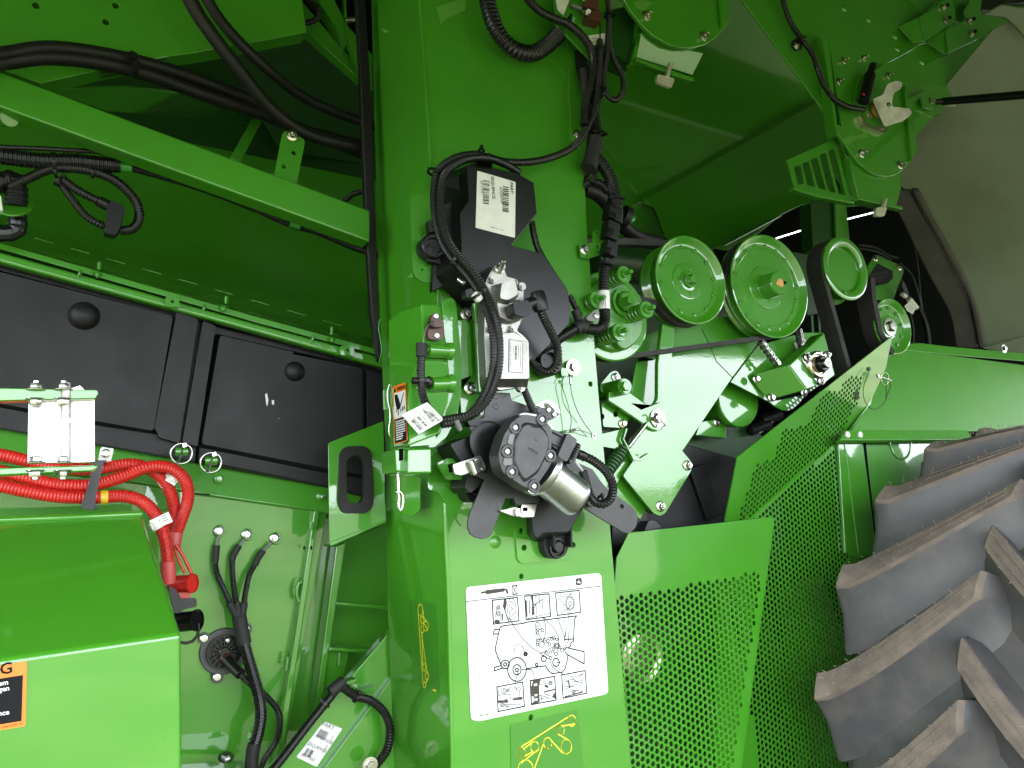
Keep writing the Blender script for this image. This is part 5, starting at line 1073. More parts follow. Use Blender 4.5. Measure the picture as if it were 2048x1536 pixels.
conduit('conduit', 'hose', qE(80,-50, 105,50, 145,150, 215,250, 270,330, 300,420, 335,510, 400,595, 480,640, 575,658), [.0, .0, .0, .02, .02, .025, .03], .0082, t, pitch=.0056); lathe('p_clip', 'rubber', [(0, 0), (.017, 0), (.017, .01), (0, .01)], (*qE(165,275)[0], -.018), parent=t, segs=18); bolt((*qE(172,277)[0], -.008), .0095, 'zinc', 'washer', t); tie(1536+205/3, 235/3, .005, 1.0, .0092, t)
t = thing('gas_strut', 'black gas strut rod reaching to the right edge', 'strut', (1960,197,.1))
rod('cylinder', 'black_gloss', (1885,203,.05), (2080,187,.34), .0125, t, 20); rod('rod_end', 'black', (1872,204,.04), (1900,202,.07), .009, t); bar('clip', 'lever', (1892,211,.04), (1910,211,.045), .004, .01, t)
# louvre plate
t = thing('louvre_plate', 'green louvred grille plate with slanted slots', 'grille', (1640,340,-.02))
so = [rnd(qE(*q), 3) for q in ((155,1003, 200,988, 218,1102, 180,1108), (205,980, 247,966, 288,1124, 236,1112), (255,955, 298,941, 352,1142, 300,1128), (308,930, 350,915, 412,1160, 362,1146), (360,905, 402,889, 470,1175, 425,1164), (415,880, 448,866, 522,1168, 508,1180, 490,1172))]
slab('plate', 'green', qE(115,960, 430,820, 545,1170, 520,1215, 160,1130), -.03, .004, t, so); slab('lip', 'green', qE(158,1122, 300,1158, 520,1208, 518,1222, 290,1180, 155,1138), -.015, .02, t)
lathe('rear_ring', 'green', [(.03, 0), (.05, 0), (.05, .01), (.03, .01)], (*qE(385,1130)[0], -.2), parent=t, segs=32)
# olive door and its rubber edge at the right
pd = Pl((1800,420,-.30), (1960,690,-.30), (2080,380,.06))
t = thing('olive_shield', 'big smooth olive green shield with a dark rubber edge at the right', 'shield', (1960,500,-.1))
slab('skin', 'olive', [(1760,330), (1985,60), (2060,20), (2120,60), (2120,740), (2048,718), (1975,700), (1945,610), (1880,480), (1830,400)], pd, .01, t)
def rail(name, m, a, b, lift, th): slab(name, m, [tuple(p) for p in smooth2(a)] + [tuple(p) for p in reversed(smooth2(b))], pd.off(lift), th, t, bevel=.008, seg=3)
def smooth2(q):
    return [(p.x, p.y) for p in catmull_n([Vector((x, y, 0)) for x, y in q], 5)]
rail('rubber_edge', 'edge_rubber', qJ(700,-60, 800,120, 900,330, 1000,520, 1090,690, 1125,890), qJ(850,-60, 930,90, 1020,250, 1110,430, 1205,620, 1262,890), .015, .04)
rail('inner_edge', 'edge_rubber', qJ(856,-60, 936,90, 1026,250, 1116,430, 1211,620, 1268,890), qJ(905,-60, 990,110, 1085,280, 1190,480, 1260,660, 1310,890), .028, .04)
slab('upper_skin', 'olive', qE(1290,90, 1400,25, 1560,50, 1560,260, 1500,180, 1420,110), pd.off(.05), .02, t, bevel=.006)
slab('corner_flap', 'olive', qJ(1290,890, 1536,820, 1560,820, 1560,940, 1400,915), pd.off(.04), .01, t); bolt((*qJ(1415,892)[0], .06), .010, 'zinc', 'washer', t)
# wiring deep at the right
t = thing('deep_wiring', 'dark wires and a tagged connector in the gap beside the olive shield', 'harness', (1820,620,-.35))
for q in (qJ(540,270, 640,285, 720,330, 780,350), qJ(545,290, 650,310, 740,360), qJ(790,380, 860,450, 900,560, 930,680, 955,760, 965,880), qJ(880,300, 900,430, 910,560, 925,660), qJ(800,480, 830,560, 840,640, 870,760, 870,880)): tube('wire', 'rubber', q, -.38, .0042, t)
conduit('conduit', 'hose', qJ(900,640, 935,710, 955,780, 965,880), -.36, .0105, t); rod('connector', 'paper', (*qJ(845,595)[0], -.36), (*qJ(890,650)[0], -.36), .011, t); rod('plug', 'black', (*qJ(800,500)[0], -.37), (*qJ(830,590)[0], -.37), .012, t); rod('plug', 'paper', (*qJ(805,565)[0], -.365), (*qJ(825,580)[0], -.365), .009, t)
slab('tag', 'paper', qJ(820,635, 855,605, 885,650, 870,685, 835,665), -.355, .0006, t, bevel=0); ink('tag_print', 'ink_grey', [qJ(835,635, 865,665), qJ(845,627, 872,655)], Pl(-.354), .0014, parent=t)
t = thing('guard_plate', 'dark green guard plate with a black text decal behind the ring pulley', 'plate', (1760,560,-.42))
slab('plate', 'green', rnd(qJ(595,405, 640,330, 660,330, 810,400, 815,430, 750,600, 610,600), 4), -.42, .006, t); pq = Pl(-.4194)
fill('decal', 'ink', [qJ(605,455, 655,380, 750,425, 750,470, 720,500, 610,525)], pq, .0006, t); ink('decal_text', 'ink_grey', [qJ(620,448, 715,425), qJ(620,456, 718,434), qJ(650,400, 690,412), qJ(630,470, 710,452), qJ(628,482, 705,464), qJ(625,494, 690,478)], pq, .002, .0010, t)
for p in ((642,350), (785,405)): bolt((*qJ(*p)[0], -.419), .012, 'zinc_gold', 'nut', t)
# ================================================================== PULLEYS AND BELTS
def pulley(label, x, y, o, rpx, depth, rivets, hub, groove=True, name='pulley'):
    s = pxm(x, y, o); r = rpx*s
    t = thing(name, label, 'pulley', (x, y, o), 'green pressed steel pulleys')
    d = depth
    lathe('drum', 'green', [(r-.006, -.001), (r-.003, .001), (r, 0), (r, -.005), (r-.006, -.010), (r-.010, -.3*d), (r-.014, -.40*d), (r-.014, -.55*d), (r-.008, -.62*d), (r-.020, -.75*d), (r-.006, -.92*d), (r-.006, -d), (r*.3, -d)], (x, y, o), parent=t, segs=72)
    lathe('dish', 'green', [(r-.0055, -.001), (r-.009, -.003), (r-.017, -.012), (r-.021, -.0135), (r*.76, -.0135), (r*.745, -.0155), (r*.60, -.0165), (r*.43, -.0165), (r*.415, -.0145), (r*.32, -.0135), (r*.18, -.0135), (0, -.0135)], (x, y, o), parent=t, segs=72)
    c = P(x, y, o)
    for i in range(rivets):
        a = 2*math.pi*(i+.3)/rivets
        bolt(c + Vector((math.cos(a), 0, math.sin(a)))*(r-.0275) + OUT*-.0138, .0062, 'green', 'torx', t, name='rivet')
    for i in range(7):
        a = 2*math.pi*(i+.4)/7
        fill_c = c + Vector((math.cos(a), 0, math.sin(a)))*r*.28 + OUT*-.0138
        bolt(fill_c, .0042, 'green', 'torx', t, name='rivet')
    hub(t, c, r)
    return t, r
def hub1(t, c, r):
    lathe('hub', 'green', [(.030, -.020), (.030, -.016), (.026, -.012), (.020, -.011), (.019, -.004), (0, -.004)], c, parent=t, segs=32)
    bolt(c + OUT*-.005, .0145, 'green', 'hex', t); bolt(c + OUT*.003, .0135, 'green', 'hex', t)
def hub2(t, c, r):
    lathe('hub', 'green', [(.036, -.022), (.036, -.014), (.034, -.012), (.0335, .030), (.031, .033), (.013, .033)], c, parent=t, segs=36)
    lathe('shaft', 'copper', [(.013, .02), (.013, .034), (.011, .036), (0, .036)], c, parent=t, segs=20)
    box3('key_slot', 'dark_inside', c + Vector((.018, -.034, .002)), (.010, .002, .008), t, None, 0)
P1c, P2c = (1383, 559), (1541, 572)
pulley('green idler pulley with a bolt head in its centre, between two pulleys', *P1c, -.045, 91, .072, 12, hub1)
pulley('largest green pulley with a copper coloured shaft end', *P2c, -.055, 106, .055, 18, hub2)
s = pxm(1692,537,-.10); r3 = 65*s
t = thing('ring_pulley', 'open green ring pulley with a wide black belt', 'pulley', (1692,537,-.10), 'green pressed steel pulleys')
lathe('rim', 'green', [(r3*.70, -.012), (r3*.72, -.004), (r3*.78, .001), (r3*.92, .003), (r3, 0), (r3, -.006), (r3-.008, -.012), (r3-.012, -.05), (r3, -.06), (r3, -.066), (r3*.7, -.07)], (1692,537,-.10), parent=t, segs=64)
lathe('inner_cone', 'green', [(r3*.715, -.008), (r3*.70, -.013), (r3*.69, -.014), (0, -.0145)], (1692,537,-.10), parent=t, segs=48)
bolt((1692-2,584,-.097), .006, 'green', 'torx', t)
def hub4(t, c, r):
    lathe('hub', 'green', [(.034, -.020), (.034, -.015), (.022, -.013), (0, -.013)], c, parent=t, segs=28); bolt(c + OUT*-.012, .022, 'zinc', 'washer', t)
pulley('small green pulley half hidden behind the fender peak', 1786, 652, -.14, 57, .05, 10, hub4)
def belt_bm(path, w, th, bm=None):
    bm = bm or bmesh.new(); k = len(path); rings = []
    for i, p in enumerate(path):
        tg = (path[min(i+1, k-1)]-path[max(i-1, 0)]); tg.y = 0; tg.normalize(); n = Vector((-tg.z, 0, tg.x)); y = Vector((0, 1, 0))
        rings.append([bm.verts.new(p+n*a*th/2+y*b*w/2*(1 if a > 0 else .82)) for a, b in ((1, 1), (1, -1), (-1, -1), (-1, 1))])
    for i in range(k-1):
        for j in range(4): bm.faces.new((rings[i][j], rings[i][(j+1) % 4], rings[i+1][(j+1) % 4], rings[i+1][j]))
    bm.faces.new(rings[0]); bm.faces.new(rings[-1][::-1]); return bm
def arc(c, o, r, a0, a1, n=20):          # points on a circle round pixel c, world radius r, degrees (0 = +X, 90 = up)
    p = P(*c, o); return [p + Vector((math.cos(R(a0+(a1-a0)*i/n)), 0, math.sin(R(a0+(a1-a0)*i/n)))*1)*r if False else p + Vector((math.cos(R(a0+(a1-a0)*i/n))*r, 0, math.sin(R(a0+(a1-a0)*i/n))*r)) for i in range(n+1)]
ob = -.085
clc = (1222, 632)
rcl = 92*pxm(*clc, -.06)
r1, r2 = 91*pxm(*P1c, -.045)-.006, 106*pxm(*P2c, -.055)-.008
pp = arc(clc, -.06, rcl-.012, 100, 40, 8) + arc(P1c, -.045, r1, 215, 335, 16) + arc(P2c, -.055, r2, 165, -90, 30) + arc(clc, -.06, rcl-.010, 275, 240, 6)
pp = [Vector((p.x, -ob, p.z)) for p in pp]
tag(link('drive_belt', belt_bm(pp, .022, .012), 'belt', None, 30), 'black drive belt wrapped under the idler and round the largest pulley', 'belt')
tag(link('short_belt', belt_bm([P(1165,487,-.13), P(1250,486,-.13), P(1400,494,-.13)], .03, .016), 'belt', None, 30), 'black belt strand passing left behind the top of the idler pulley', 'belt')
rb_ = r3-.004
pp = [Vector((p.x, .137, p.z)) for p in arc((1692,537), -.10, rb_, -40, 195, 24)] + [P(1684,740,-.137), P(1700,800,-.137)]
tag(link('wide_belt', belt_bm(pp, .062, .010), 'belt', None, 30), 'wide black belt running down from the ring pulley', 'belt')
pp = [P(1728,560,-.16)] + [P(x, y, -.16) for x, y in qJ(585,600, 605,700, 625,800, 660,870, 700,930)]
tag(link('tension_belt', belt_bm(pp, .07, .012), 'belt', None, 30), 'black belt curving down beside the small half hidden pulley', 'belt')
# spring clutch
t = thing('spring_clutch', 'green spring clutch with four coil springs beside the column', 'clutch', (*clc, -.06))
c = P(*clc, -.06); r = rcl
lathe('disc', 'green', [(0, .0), (r-.004, .0), (r, -.003), (r, -.008), (r-.014, -.02), (r-.004, -.036), (r-.004, -.04), (0, -.04)], c, parent=t, segs=72)
lathe('inner_disc', 'green_rough', [(r*.80, 0), (r*.80, .008), (r*.76, .012), (0, .012)], c, parent=t, segs=56)
def star(r_out, r_in, n, ph):
    return [c + OUT*.030 + Vector((math.cos(a)*q, 0, math.sin(a)*q)) for a, q in [(2*math.pi*i/(n*8)+ph, r_in+(r_out-r_in)*(.5+.5*math.cos(2*math.pi*i/8))) for i in range(n*8)]]
link('cast_star', slab_bm([star(.088, .050, 4, R(10))], OUT, .024), 'green_rough', t, 50, .006, 3)
cn = qT(345,845)[0]
lathe('hub_socket', 'green', [(.034, .0), (.034, .004), (.026, .004), (.025, -.006), (0, -.006)], (*cn, -.026), parent=t, segs=32); bolt((*cn, -.03), .026, 'green', 'hex', t, name='hub_nut'); rod('grease_stud', 'green', (*cn, -.015), (*qT(425,810)[0], .012), .011, t, 14)
def coil(name, m, A, B, rad, wire, turns, parent):
    ax = (B-A); L = ax.length; ax.normalize(); u = ax.orthogonal().normalized(); v = ax.cross(u); n = int(turns*16)
    path = [A + ax*(L*i/n) + (u*math.cos(2*math.pi*i/16)+v*math.sin(2*math.pi*i/16))*rad for i in range(n+1)]
    return link(name, sweep_bm(path, lambda i: wire, 7), m, parent, 60)
for (x, y) in ((345,560), (575,920), (300,1150), (70,820)):
    tipx = qT(x, y)[0]; e = P(*tipx, .028); a = e.copy(); a.y += .070
    coil('spring', 'green', a, e + OUT*-.004, .0155, .0042, 5.2, t)
    lathe('spring_core', 'green_shaded', [(0, 0), (.011, 0), (.011, .066), (0, .066)], a, parent=t, segs=14)
    lathe('spring_seat', 'green', [(0, 0), (.0195, 0), (.0205, .003), (.0195, .007), (0, .007)], e + OUT*-.004, parent=t, segs=24)
    bolt(e + OUT*.003, .0115, 'green', 'hex', t, name='nut'); lathe('stud', 'green', [(.0055, 0), (.0055, .020), (.0045, .022), (0, .022)], e + OUT*.008, parent=t, segs=12)
t = tag(tube('oil_hose', 'rubber', qC(1100,1130, 1190,1170, 1270,1260, 1340,1360, 1430,1420, 1540,1450), [-.1, -.12, -.16, -.2, -.25], .0180, None, 16), 'thick black hose passing behind the harness connectors right of the column', 'hose')
tube('green_band', 'cyan_green', qC(1375,1300, 1395,1330), -.155, .0130, t); rod('hose_cap', 'rubber', (*qC(1330,1290)[0], -.14), (*qC(1365,1310)[0], -.14), .028, t, 20)
# ================================================================== TENSION ARM AND SHEETS BELOW THE PULLEYS
t = thing('side_sheet', 'big glossy green side sheet below the belt reflecting the sky', 'panel', (1370,850,-.1))
slab('sheet', 'green', qI(385,830, 700,700, 1150,700, 1090,870, 945,1065, 640,1515, 470,1330, 330,1200, 370,960), -.14, .006, t, bevel=.0015)
ink('sheet_joint', 'dark_inside', [qI(760,770, 820,900, 850,970, 945,1065)], Pl(-.14), .0022, .0006, t)
fill('window_back', 'dark_inside', [qI(385,930, 480,960, 375,970)], Pl(-.139), .0006, t)
t = thing('belt_tensioner', 'green forked tension arm with a round boss and pinned end', 'arm', (1300,800,-.08))
armo = qI(525,740, 600,765, 590,880, 572,1050, 558,1200, 548,1300) + qI(540,1350, 520,1378, 492,1388, 460,1378) + qI(330,1290, 200,1205, 205,1150, 330,1150) + qI(430,1222, 455,1230, 475,1222, 488,1205, 495,1180) + qI(497,980, 510,860)
slab('arm', 'green', armo, -.085, .014, t, bevel=.003, seg=3)
fc = qI(300,1118)[0]
lathe('boss', 'green', [(0, 0), (.0185, 0), (.020, -.002), (.020, -.11)], (*fc, -.055), parent=t, segs=32); lathe('boss_washer', 'green', [(0, 0), (.0165, 0), (.0165, .004), (0, .004)], (*fc, -.055), parent=t, segs=28); bolt((*fc, -.051), .0125, 'green', 'hex', t)
slab('boss_flange', 'green', rnd(qI(150,1110, 215,1030, 250,1022, 275,1055, 290,1150, 160,1160), 6), -.12, .008, t); bolt((*qI(243,1062)[0], -.118), .010, 'zinc', 'nut', t)
pc = qI(495,1310)[0]
bolt((*pc, -.083), .0165, 'zinc', 'washer', t, name='clevis_washer'); rod('clevis_pin', 'zinc', (*pc, -.08), (*qI(502,1304)[0], -.062), .0062, t)
tube('cotter', 'castgrey', qI(470,1285, 485,1275, 505,1300, 530,1340, 542,1355), -.064, .0018, t, step=.005); tube('cotter', 'castgrey', qI(500,1305, 495,1335, 488,1362), -.064, .0018, t, step=.005)
slab('clevis_block', 'green', rnd(qI(160,1210, 240,1225, 330,1300, 300,1370, 170,1360), 4), -.11, .03, t)
for p in ((165,1300), (245,1285)): fill('hole', 'dark_inside', [circ(*qI(*p)[0], 4, 12, 6)], Pl(-.109), .0006, t)
bolt((*qI(287,1342)[0], -.108), .0105, 'zinc_gold', 'flange', t)
t = thing('lower_arm_plate', 'green diamond shaped plate with two corner bolts below the arm', 'plate', (1340,960,-.07))
slab('plate', 'green', rnd(qY(600,572, 780,592, 1040,905, 1040,975, 790,1385, 745,1405, 690,1385, 400,1030, 500,885, 430,770), 6), -.095, .008, t, bevel=.002)
for p in ((1000,935), (750,1316)): bolt((*qY(*p)[0], -.094), .0125, 'zinc', 'nut', t)
slab('under_rail', 'green', qY(330,1080, 400,1035, 690,1385, 620,1340, 560,1440, 500,1380, 240,1150), -.125, .02, t)
slab('slant_web', 'green', qY(430,780, 500,880, 330,1120, 240,1120, 260,1000), -.11, .006, t)
t = thing('spring_rod', 'zinc rod through a green bent bracket with a dark coil spring', 'tensioner', (1250,900,-.08))
rod('rod', 'zinc', (*qY(610,545)[0], -.09), (*qY(440,765)[0], -.08), .0075, t)
slab('bracket', 'green', qY(400,690, 430,585, 445,590, 412,690, 470,795, 560,868, 635,818, 640,825, 590,885, 500,888), -.07, .012, t); slab('bracket_web', 'green', qY(200,640, 425,588, 400,690, 470,800, 380,790, 210,760), -.085, .01, t)
A, B = P(*qY(395,790)[0], -.09), P(*qY(235,1000)[0], -.07)
coil('spring', 'green_shaded', A, B, .0145, .0042, 8, t)
slab('foot_sheet', 'green', qY(200,960, 260,960, 330,1080, 240,1150), -.12, .01, t)
slab('gap_block', 'green_shaded', qY(170,330, 300,350, 420,440, 430,580, 200,640), -.15, .02, t)
# bearing, chain and box
t = thing('chain_guard', 'folded green chain guard box with a flanged bearing', 'guard', (1580,760,-.08))
qX = Q(1480,660,7.314)
slab('base_sheet', 'green', qX(-140,760, 280,200, 420,180, 900,40, 1230,40, 1400,660, 1000,920, 930,990, 880,1060, 800,1140, 700,1185, 620,1175, 500,1110, 440,1060), -.15, .006, t)
b1 = Pl((*qX(215,650)[0], -.135), (*qX(430,1000)[0], -.135), (*qX(720,510)[0], -.075))
slab('box_side', 'green', qX(165,730, 215,650, 715,515, 975,870, 500,1000, 440,1060), b1, .004, t, bevel=.003)
b2 = Pl((*qX(720,510)[0], -.075), (*qX(980,865)[0], -.075), (*qX(1235,40)[0], -.075))
slab('box_front', 'green', qX(718,512, 1235,38, 1395,655, 1290,740, 978,868), b2, .05, t, bevel=.004)
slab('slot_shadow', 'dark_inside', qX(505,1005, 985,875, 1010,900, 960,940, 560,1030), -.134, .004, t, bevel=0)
for (x, y) in ((235,715), (455,990), (935,920)): bolt((*qX(x, y)[0], -.128), .0115, 'zinc', 'flange', t)
bf = Pl(-.070)
slab('bearing_flange', 'zinc', rnd(qX(915,365, 960,335, 1290,310, 1325,350, 1290,560, 1260,700, 1220,790, 1150,800, 920,450), 6), bf, .006, t, bevel=.002)
cb = P(*qX(1130,510)[0], -.07)
lathe('bearing_ring', 'zinc_gold', [(.040, 0), (.040, .005), (.035, .009), (.030, .009), (.027, .004), (.024, .004), (.024, .012)], cb, parent=t, segs=40); lathe('collar', 'black_gloss', [(.0225, .0), (.0225, .024), (.020, .027), (.012, .027)], cb, parent=t, segs=32); lathe('shaft', 'zinc', [(.0135, .02), (.0135, .036), (.012, .038), (.003, .038), (.003, .034), (0, .034)], cb, parent=t, segs=24)
for (x, y) in ((985,400), (1275,365), (1190,745)): bolt((*qX(x, y)[0], -.067), .0115, 'zinc', 'nut', t)
slab('note_sheet', 'paper', qX(790,190, 1180,80, 1230,45, 960,270, 850,360), -.144, .001, t, bevel=0)
lathe('drum', 'green', [(0, 0), (.075, 0), (.078, -.004), (.078, -.02), (.070, -.022), (.070, -.12), (0, -.12)], (1478,800,-.20), parent=t, segs=48)
fill('reflected_holes', 'white', [], Pl(-.15), 0, t) if False else None
def chain(label, a, b, n, o, grp):
    t = thing('roller_chain', label, 'chain', (*a, o), grp)
    A, B = P(*a, o), P(*b, o); d = (B-A)/n; u = d.normalized()
    for i in range(n):
        c0, c1 = A+d*i, A+d*(i+1)
        for off in ((.007, -.007) if i % 2 else (.0095, -.0095)):
            bm = lathe_bm([(0, 0), (.0058, 0), (.0058, .0016), (0, .0016)], c0+OUT*off, OUT, 14); lathe_bm([(0, 0), (.0058, 0), (.0058, .0016), (0, .0016)], c1+OUT*off, OUT, 14, bm)
            m = (c0+c1)/2 + OUT*(off+.0008); s = u.cross(OUT); M = Matrix((u, s, OUT)).transposed()
            for v_ in bmesh.ops.create_cube(bm, size=1)['verts']: v_.co = m + M @ Vector((v_.co.x*d.length, v_.co.y*.008, v_.co.z*.0015))
            link('link_plate', bm, 'zinc' if off > 0 else 'black', t, 30)
        link('roller', lathe_bm([(0, -.009), (.0048, -.009), (.0048, .011), (.003, .0122), (0, .0122)], c0, OUT, 12), 'castgrey', t, 40)
chain('roller chain dropping left into the chain guard box', qX(310,190)[0], qX(535,490)[0], 5, -.105, 'roller chain runs at the chain guard')
chain('roller chain dropping right beside the bearing box', qX(855,20)[0], qX(895,230)[0], 4, -.105, 'roller chain runs at the chain guard')
# dark bay under the chain guard
t = thing('lower_bay', 'shaded green ledge with a bolted block under the chain guard', 'ledge', (1440,860,-.25))
slab('ledge', 'green_shaded', [(1380,860), (1510,850), (1540,900), (1540,960), (1370,900)], -.30, .02, t); slab('block', 'green', [(1400,845), (1452,833), (1452,876), (1392,870)], -.24, .03, t); bolt((1434,845,-.238), .012, 'zinc', 'nut', t)
for (x, y) in ((1500,862), (1522,842)): rod('roller', 'rubber', (x, y, -.28), (x+38, y-14, -.27), .016, t); lathe('roller_band', 'paper', [(.0165, 0), (.0165, .012)], P(x+12, y-4, -.278), P(x+38, y-14, -.27)-P(x, y, -.28), t, 16)
t = thing('rear_mould', 'black moulded panel seen behind the diamond shaped plate', 'panel', (1420,980,-.2))
slab('panel', 'poly', [(1225,1010), (1320,900), (1380,890), (1560,940), (1560,1120), (1225,1120)], -.22, .02, t, bevel=.004); slab('rib', 'poly', qY(1020,960, 1180,910, 1340,1390, 1190,1450), -.205, .02, t, bevel=.004)
slab('step', 'darksteel', rnd(qY(600,1540, 640,1450, 700,1450, 760,1510), 4), -.13, .05, t, bevel=.003); slab('side_block', 'black', [(1225,1050), (1290,1010), (1300,1070), (1225,1120)], -.16, .05, t)
# ================================================================== PERFORATED GUARDS
from mathutils.kdtree import KDTree
def inside(p, poly):
    c = False; k = len(poly)
    for i in range(k):
        a, b = poly[i], poly[i-1]
        if (a[1] > p[1]) != (b[1] > p[1]) and p[0] < (b[0]-a[0])*(p[1]-a[1])/(b[1]-a[1])+a[0]: c = not c
    return c
def edge_d(p, poly):
    m = 9; k = len(poly); P_ = Vector(p)
    for i in range(k):
        a, b = Vector(poly[i-1]), Vector(poly[i]); ab = b-a; t = max(0, min(1, (P_-a).dot(ab)/max(ab.length_squared, 1e-12))); m = min(m, (P_-a-ab*t).length)
    return m
def perf(name, outline2, region2, to3, th, parent, m, pitch=.0156, r=.0058, ph=(0, 0), margin=.0005):
    # outline2, region2: polygons in sheet coordinates; to3 maps sheet coordinates to the place
    xs = [p[0] for p in region2]; ys = [p[1] for p in region2]; cs = []; cw = pitch*.866
    for i in range(int(math.floor(min(xs)/cw))-1, int(max(xs)/cw)+2):
        for j in range(int(math.floor(min(ys)/pitch))-1, int(max(ys)/pitch)+2):
            p = (i*cw+ph[0], (j+.5*(i % 2))*pitch+ph[1])
            if inside(p, region2) and edge_d(p, outline2) > r+.001: cs.append(p)
    n = 10; verts = [Vector(p) for p in outline2]; k = len(outline2); edges = [(i, (i+1) % k) for i in range(k)]
    for (x, y) in cs:
        b = len(verts)
        for q in range(n): verts.append(Vector((x+r*math.cos(2*math.pi*(q+.5)/n), y+r*math.sin(2*math.pi*(q+.5)/n)))); edges.append((b+q, b+(q+1) % n))
    res = delaunay_2d_cdt(verts, edges, [], 0, 1e-7)
    kd = KDTree(len(cs))
    for i, (x, y) in enumerate(cs): kd.insert((x, y, 0), i)
    kd.balance(); bm = bmesh.new(); V = [bm.verts.new(to3(p.x, p.y)) for p in res[0]]
    for f in res[2]:
        q = sum((res[0][i] for i in f), Vector((0, 0)))/len(f)
        if kd.find((q.x, q.y, 0))[2] < r*.93 or not inside((q.x, q.y), outline2): continue
        bm.faces.new([V[i] for i in f])
    for v in [v for v in bm.verts if not v.link_faces]: bm.verts.remove(v)
    o = link(name, bm, m, parent, 0)
    s = o.modifiers.new('thickness', 'SOLIDIFY'); s.thickness = th; s.offset = -1
    return o, len(cs)
def xz(o):
    pl = Pl(o); return (lambda pts: [(pl.at(*p).x, pl.at(*p).z) for p in pts]), (lambda x, z: Vector((x, -o, z)))
t = thing('perforated_guard', 'bright green perforated guard sheet right of the column bottom', 'guard', (1390,1500,-.03))
f2, f3 = xz(-.035)
perf('sheet', f2([(1232,1115), (1256,1066), (1545,1034), (1470,1580), (1200,1580)]), f2([(1180,1195), (1232,1193), (1380,1170), (1521,1142), (1521,1160), (1452,1590), (1180,1590)]), f3, .003, t, 'green', ph=(.004, .003))
slab('folded_edge', 'green', [(1545,1034), (1550,1036), (1478,1580), (1470,1580)], -.034, .02, t)
slab('top_fold', 'green', [(1256,1066), (1545,1034), (1546,1037), (1257,1069)], -.0345, .02, t)
t = thing('folded_guard', 'green perforated guard with a folded top beside the tyre', 'guard', (1600,1400,-.12))
oB = -.15; f2, f3 = xz(oB)
fold = [(1500-40, 1036+35), (1671+60, 886-52.5)]
F0, F1 = P(*fold[0], oB), P(*fold[1], oB); ax = (F1-F0).normalized()
pA = Pl((*fold[0], oB), (*fold[1], oB), (1575,838,oB+.065))
# unfold: a point of the upper flap laid flat into the lower sheet's plane
def unfold(p):
    q = p-F0; s = q.dot(ax); h = (q-ax*s).length; n2 = Vector((-ax.z, 0, ax.x)); n2 = n2 if n2.z > 0 else -n2
    r_ = F0+ax*s+n2*h; return (r_.x, r_.z)
perpA = (pA.at(1575,838)-F0); perpA = (perpA-ax*perpA.dot(ax)).normalized()
n2_ = Vector((-ax.z, 0, ax.x)); n2_ = n2_ if n2_.z > 0 else -n2_
def foldup(x, z):
    q = Vector((x, -oB, z))-F0; s = q.dot(ax); h = (q-ax*s).dot(n2_); return F0+ax*s+perpA*h
def ua(pts): return [unfold(pA.at(*p)) for p in pts]
lattice = dict(ph=(.002, .006))
def lerpf(k): return (fold[0][0]+(fold[1][0]-fold[0][0])*k, fold[0][1]+(fold[1][1]-fold[0][1])*k)
# the fold itself on both sheets
outB = f2([lerpf(-.1)] + [lerpf(.95), (1700,1107), (1706,1279), (1712,1600), (1430,1600), (1430,1090)])
regB = f2([lerpf(.06), (1500,1045), lerpf(.79), (1676,895), (1703,1107), (1706,1600), (1519,1560), (1498,1395), (1460,1240), (1430,1090)])
perf('lower_sheet', outB, regB, f3, .003, t, 'green', **lattice)
outA = ua([(1783,672), (1473,914), (1447,1045), (1441,1090)]) + [(F0.x, F0.z), (P(*lerpf(.95), oB).x, P(*lerpf(.95), oB).z)] + ua([(1700,862), (1738,806), (1770,735)])
regA = ua([(1703,750), (1724,752), (1716,800), (1700,830), (1680,885)]) + [(P(*lerpf(.75), oB).x, P(*lerpf(.75), oB).z), (P(*lerpf(.18), oB).x, P(*lerpf(.18), oB).z)] + ua([(1473,1045), (1510,930), (1548,918), (1562,860), (1612,850), (1645,785), (1675,780)])
perf('upper_flap', outA, regA, foldup, .003, t, 'green', **lattice)
slab('side_border', 'green', [(1672,886), (1690,862), (1722,886), (1745,1000), (1770,1120), (1760,1600), (1704,1600), (1706,1279), (1699,1107)], oB-.006, .004, t)
# things seen through the holes
t = thing('inner_drive', 'belt drive seen dimly through the perforated guard', 'drive', (1290,1310,-.2))
lathe('hub_disc', 'zinc_gold', [(0, .01), (.03, .01), (.032, .004), (.05, .0), (.062, .006), (.064, .0), (.064, -.02)], (1280,1312,-.16), parent=t, segs=36); lathe('pulley', 'green_shaded', [(.065, 0), (.105, 0), (.11, .01), (.11, -.02), (.06, -.02)], (1280,1312,-.18), parent=t, segs=40)
slab('back_sheet', 'green_shaded', [(1180,1060), (1440,1040), (1440,1600), (1180,1600)], -.30, .01, t); bar('belt', 'belt', (1300,1240,-.19), (1440,1330,-.19), .016, .03, t); bar('belt', 'belt', (1240,1450,-.19), (1460,1550,-.19), .016, .03, t)
bar('post', 'green', (1418,1150,-.2), (1432,1560,-.2), .03, .02, t); bar('strut', 'green_shaded', (1480,1150,-.3), (1640,1560,-.3), .06, .02, t); bar('rod', 'zinc', (1540,1110,-.25), (1650,1070,-.25), .008, .008, t); slab('inner_sheet', 'green_shaded', [(1560,1180), (1640,1150), (1700,1300), (1690,1560), (1600,1560)], -.36, .01, t)
slab('shade_backing', 'dark_inside', [(1430,700), (1760,640), (1790,1700), (1380,1700)], -.50, .01, t)  # near-black sheet added to put shade behind the guard's holes
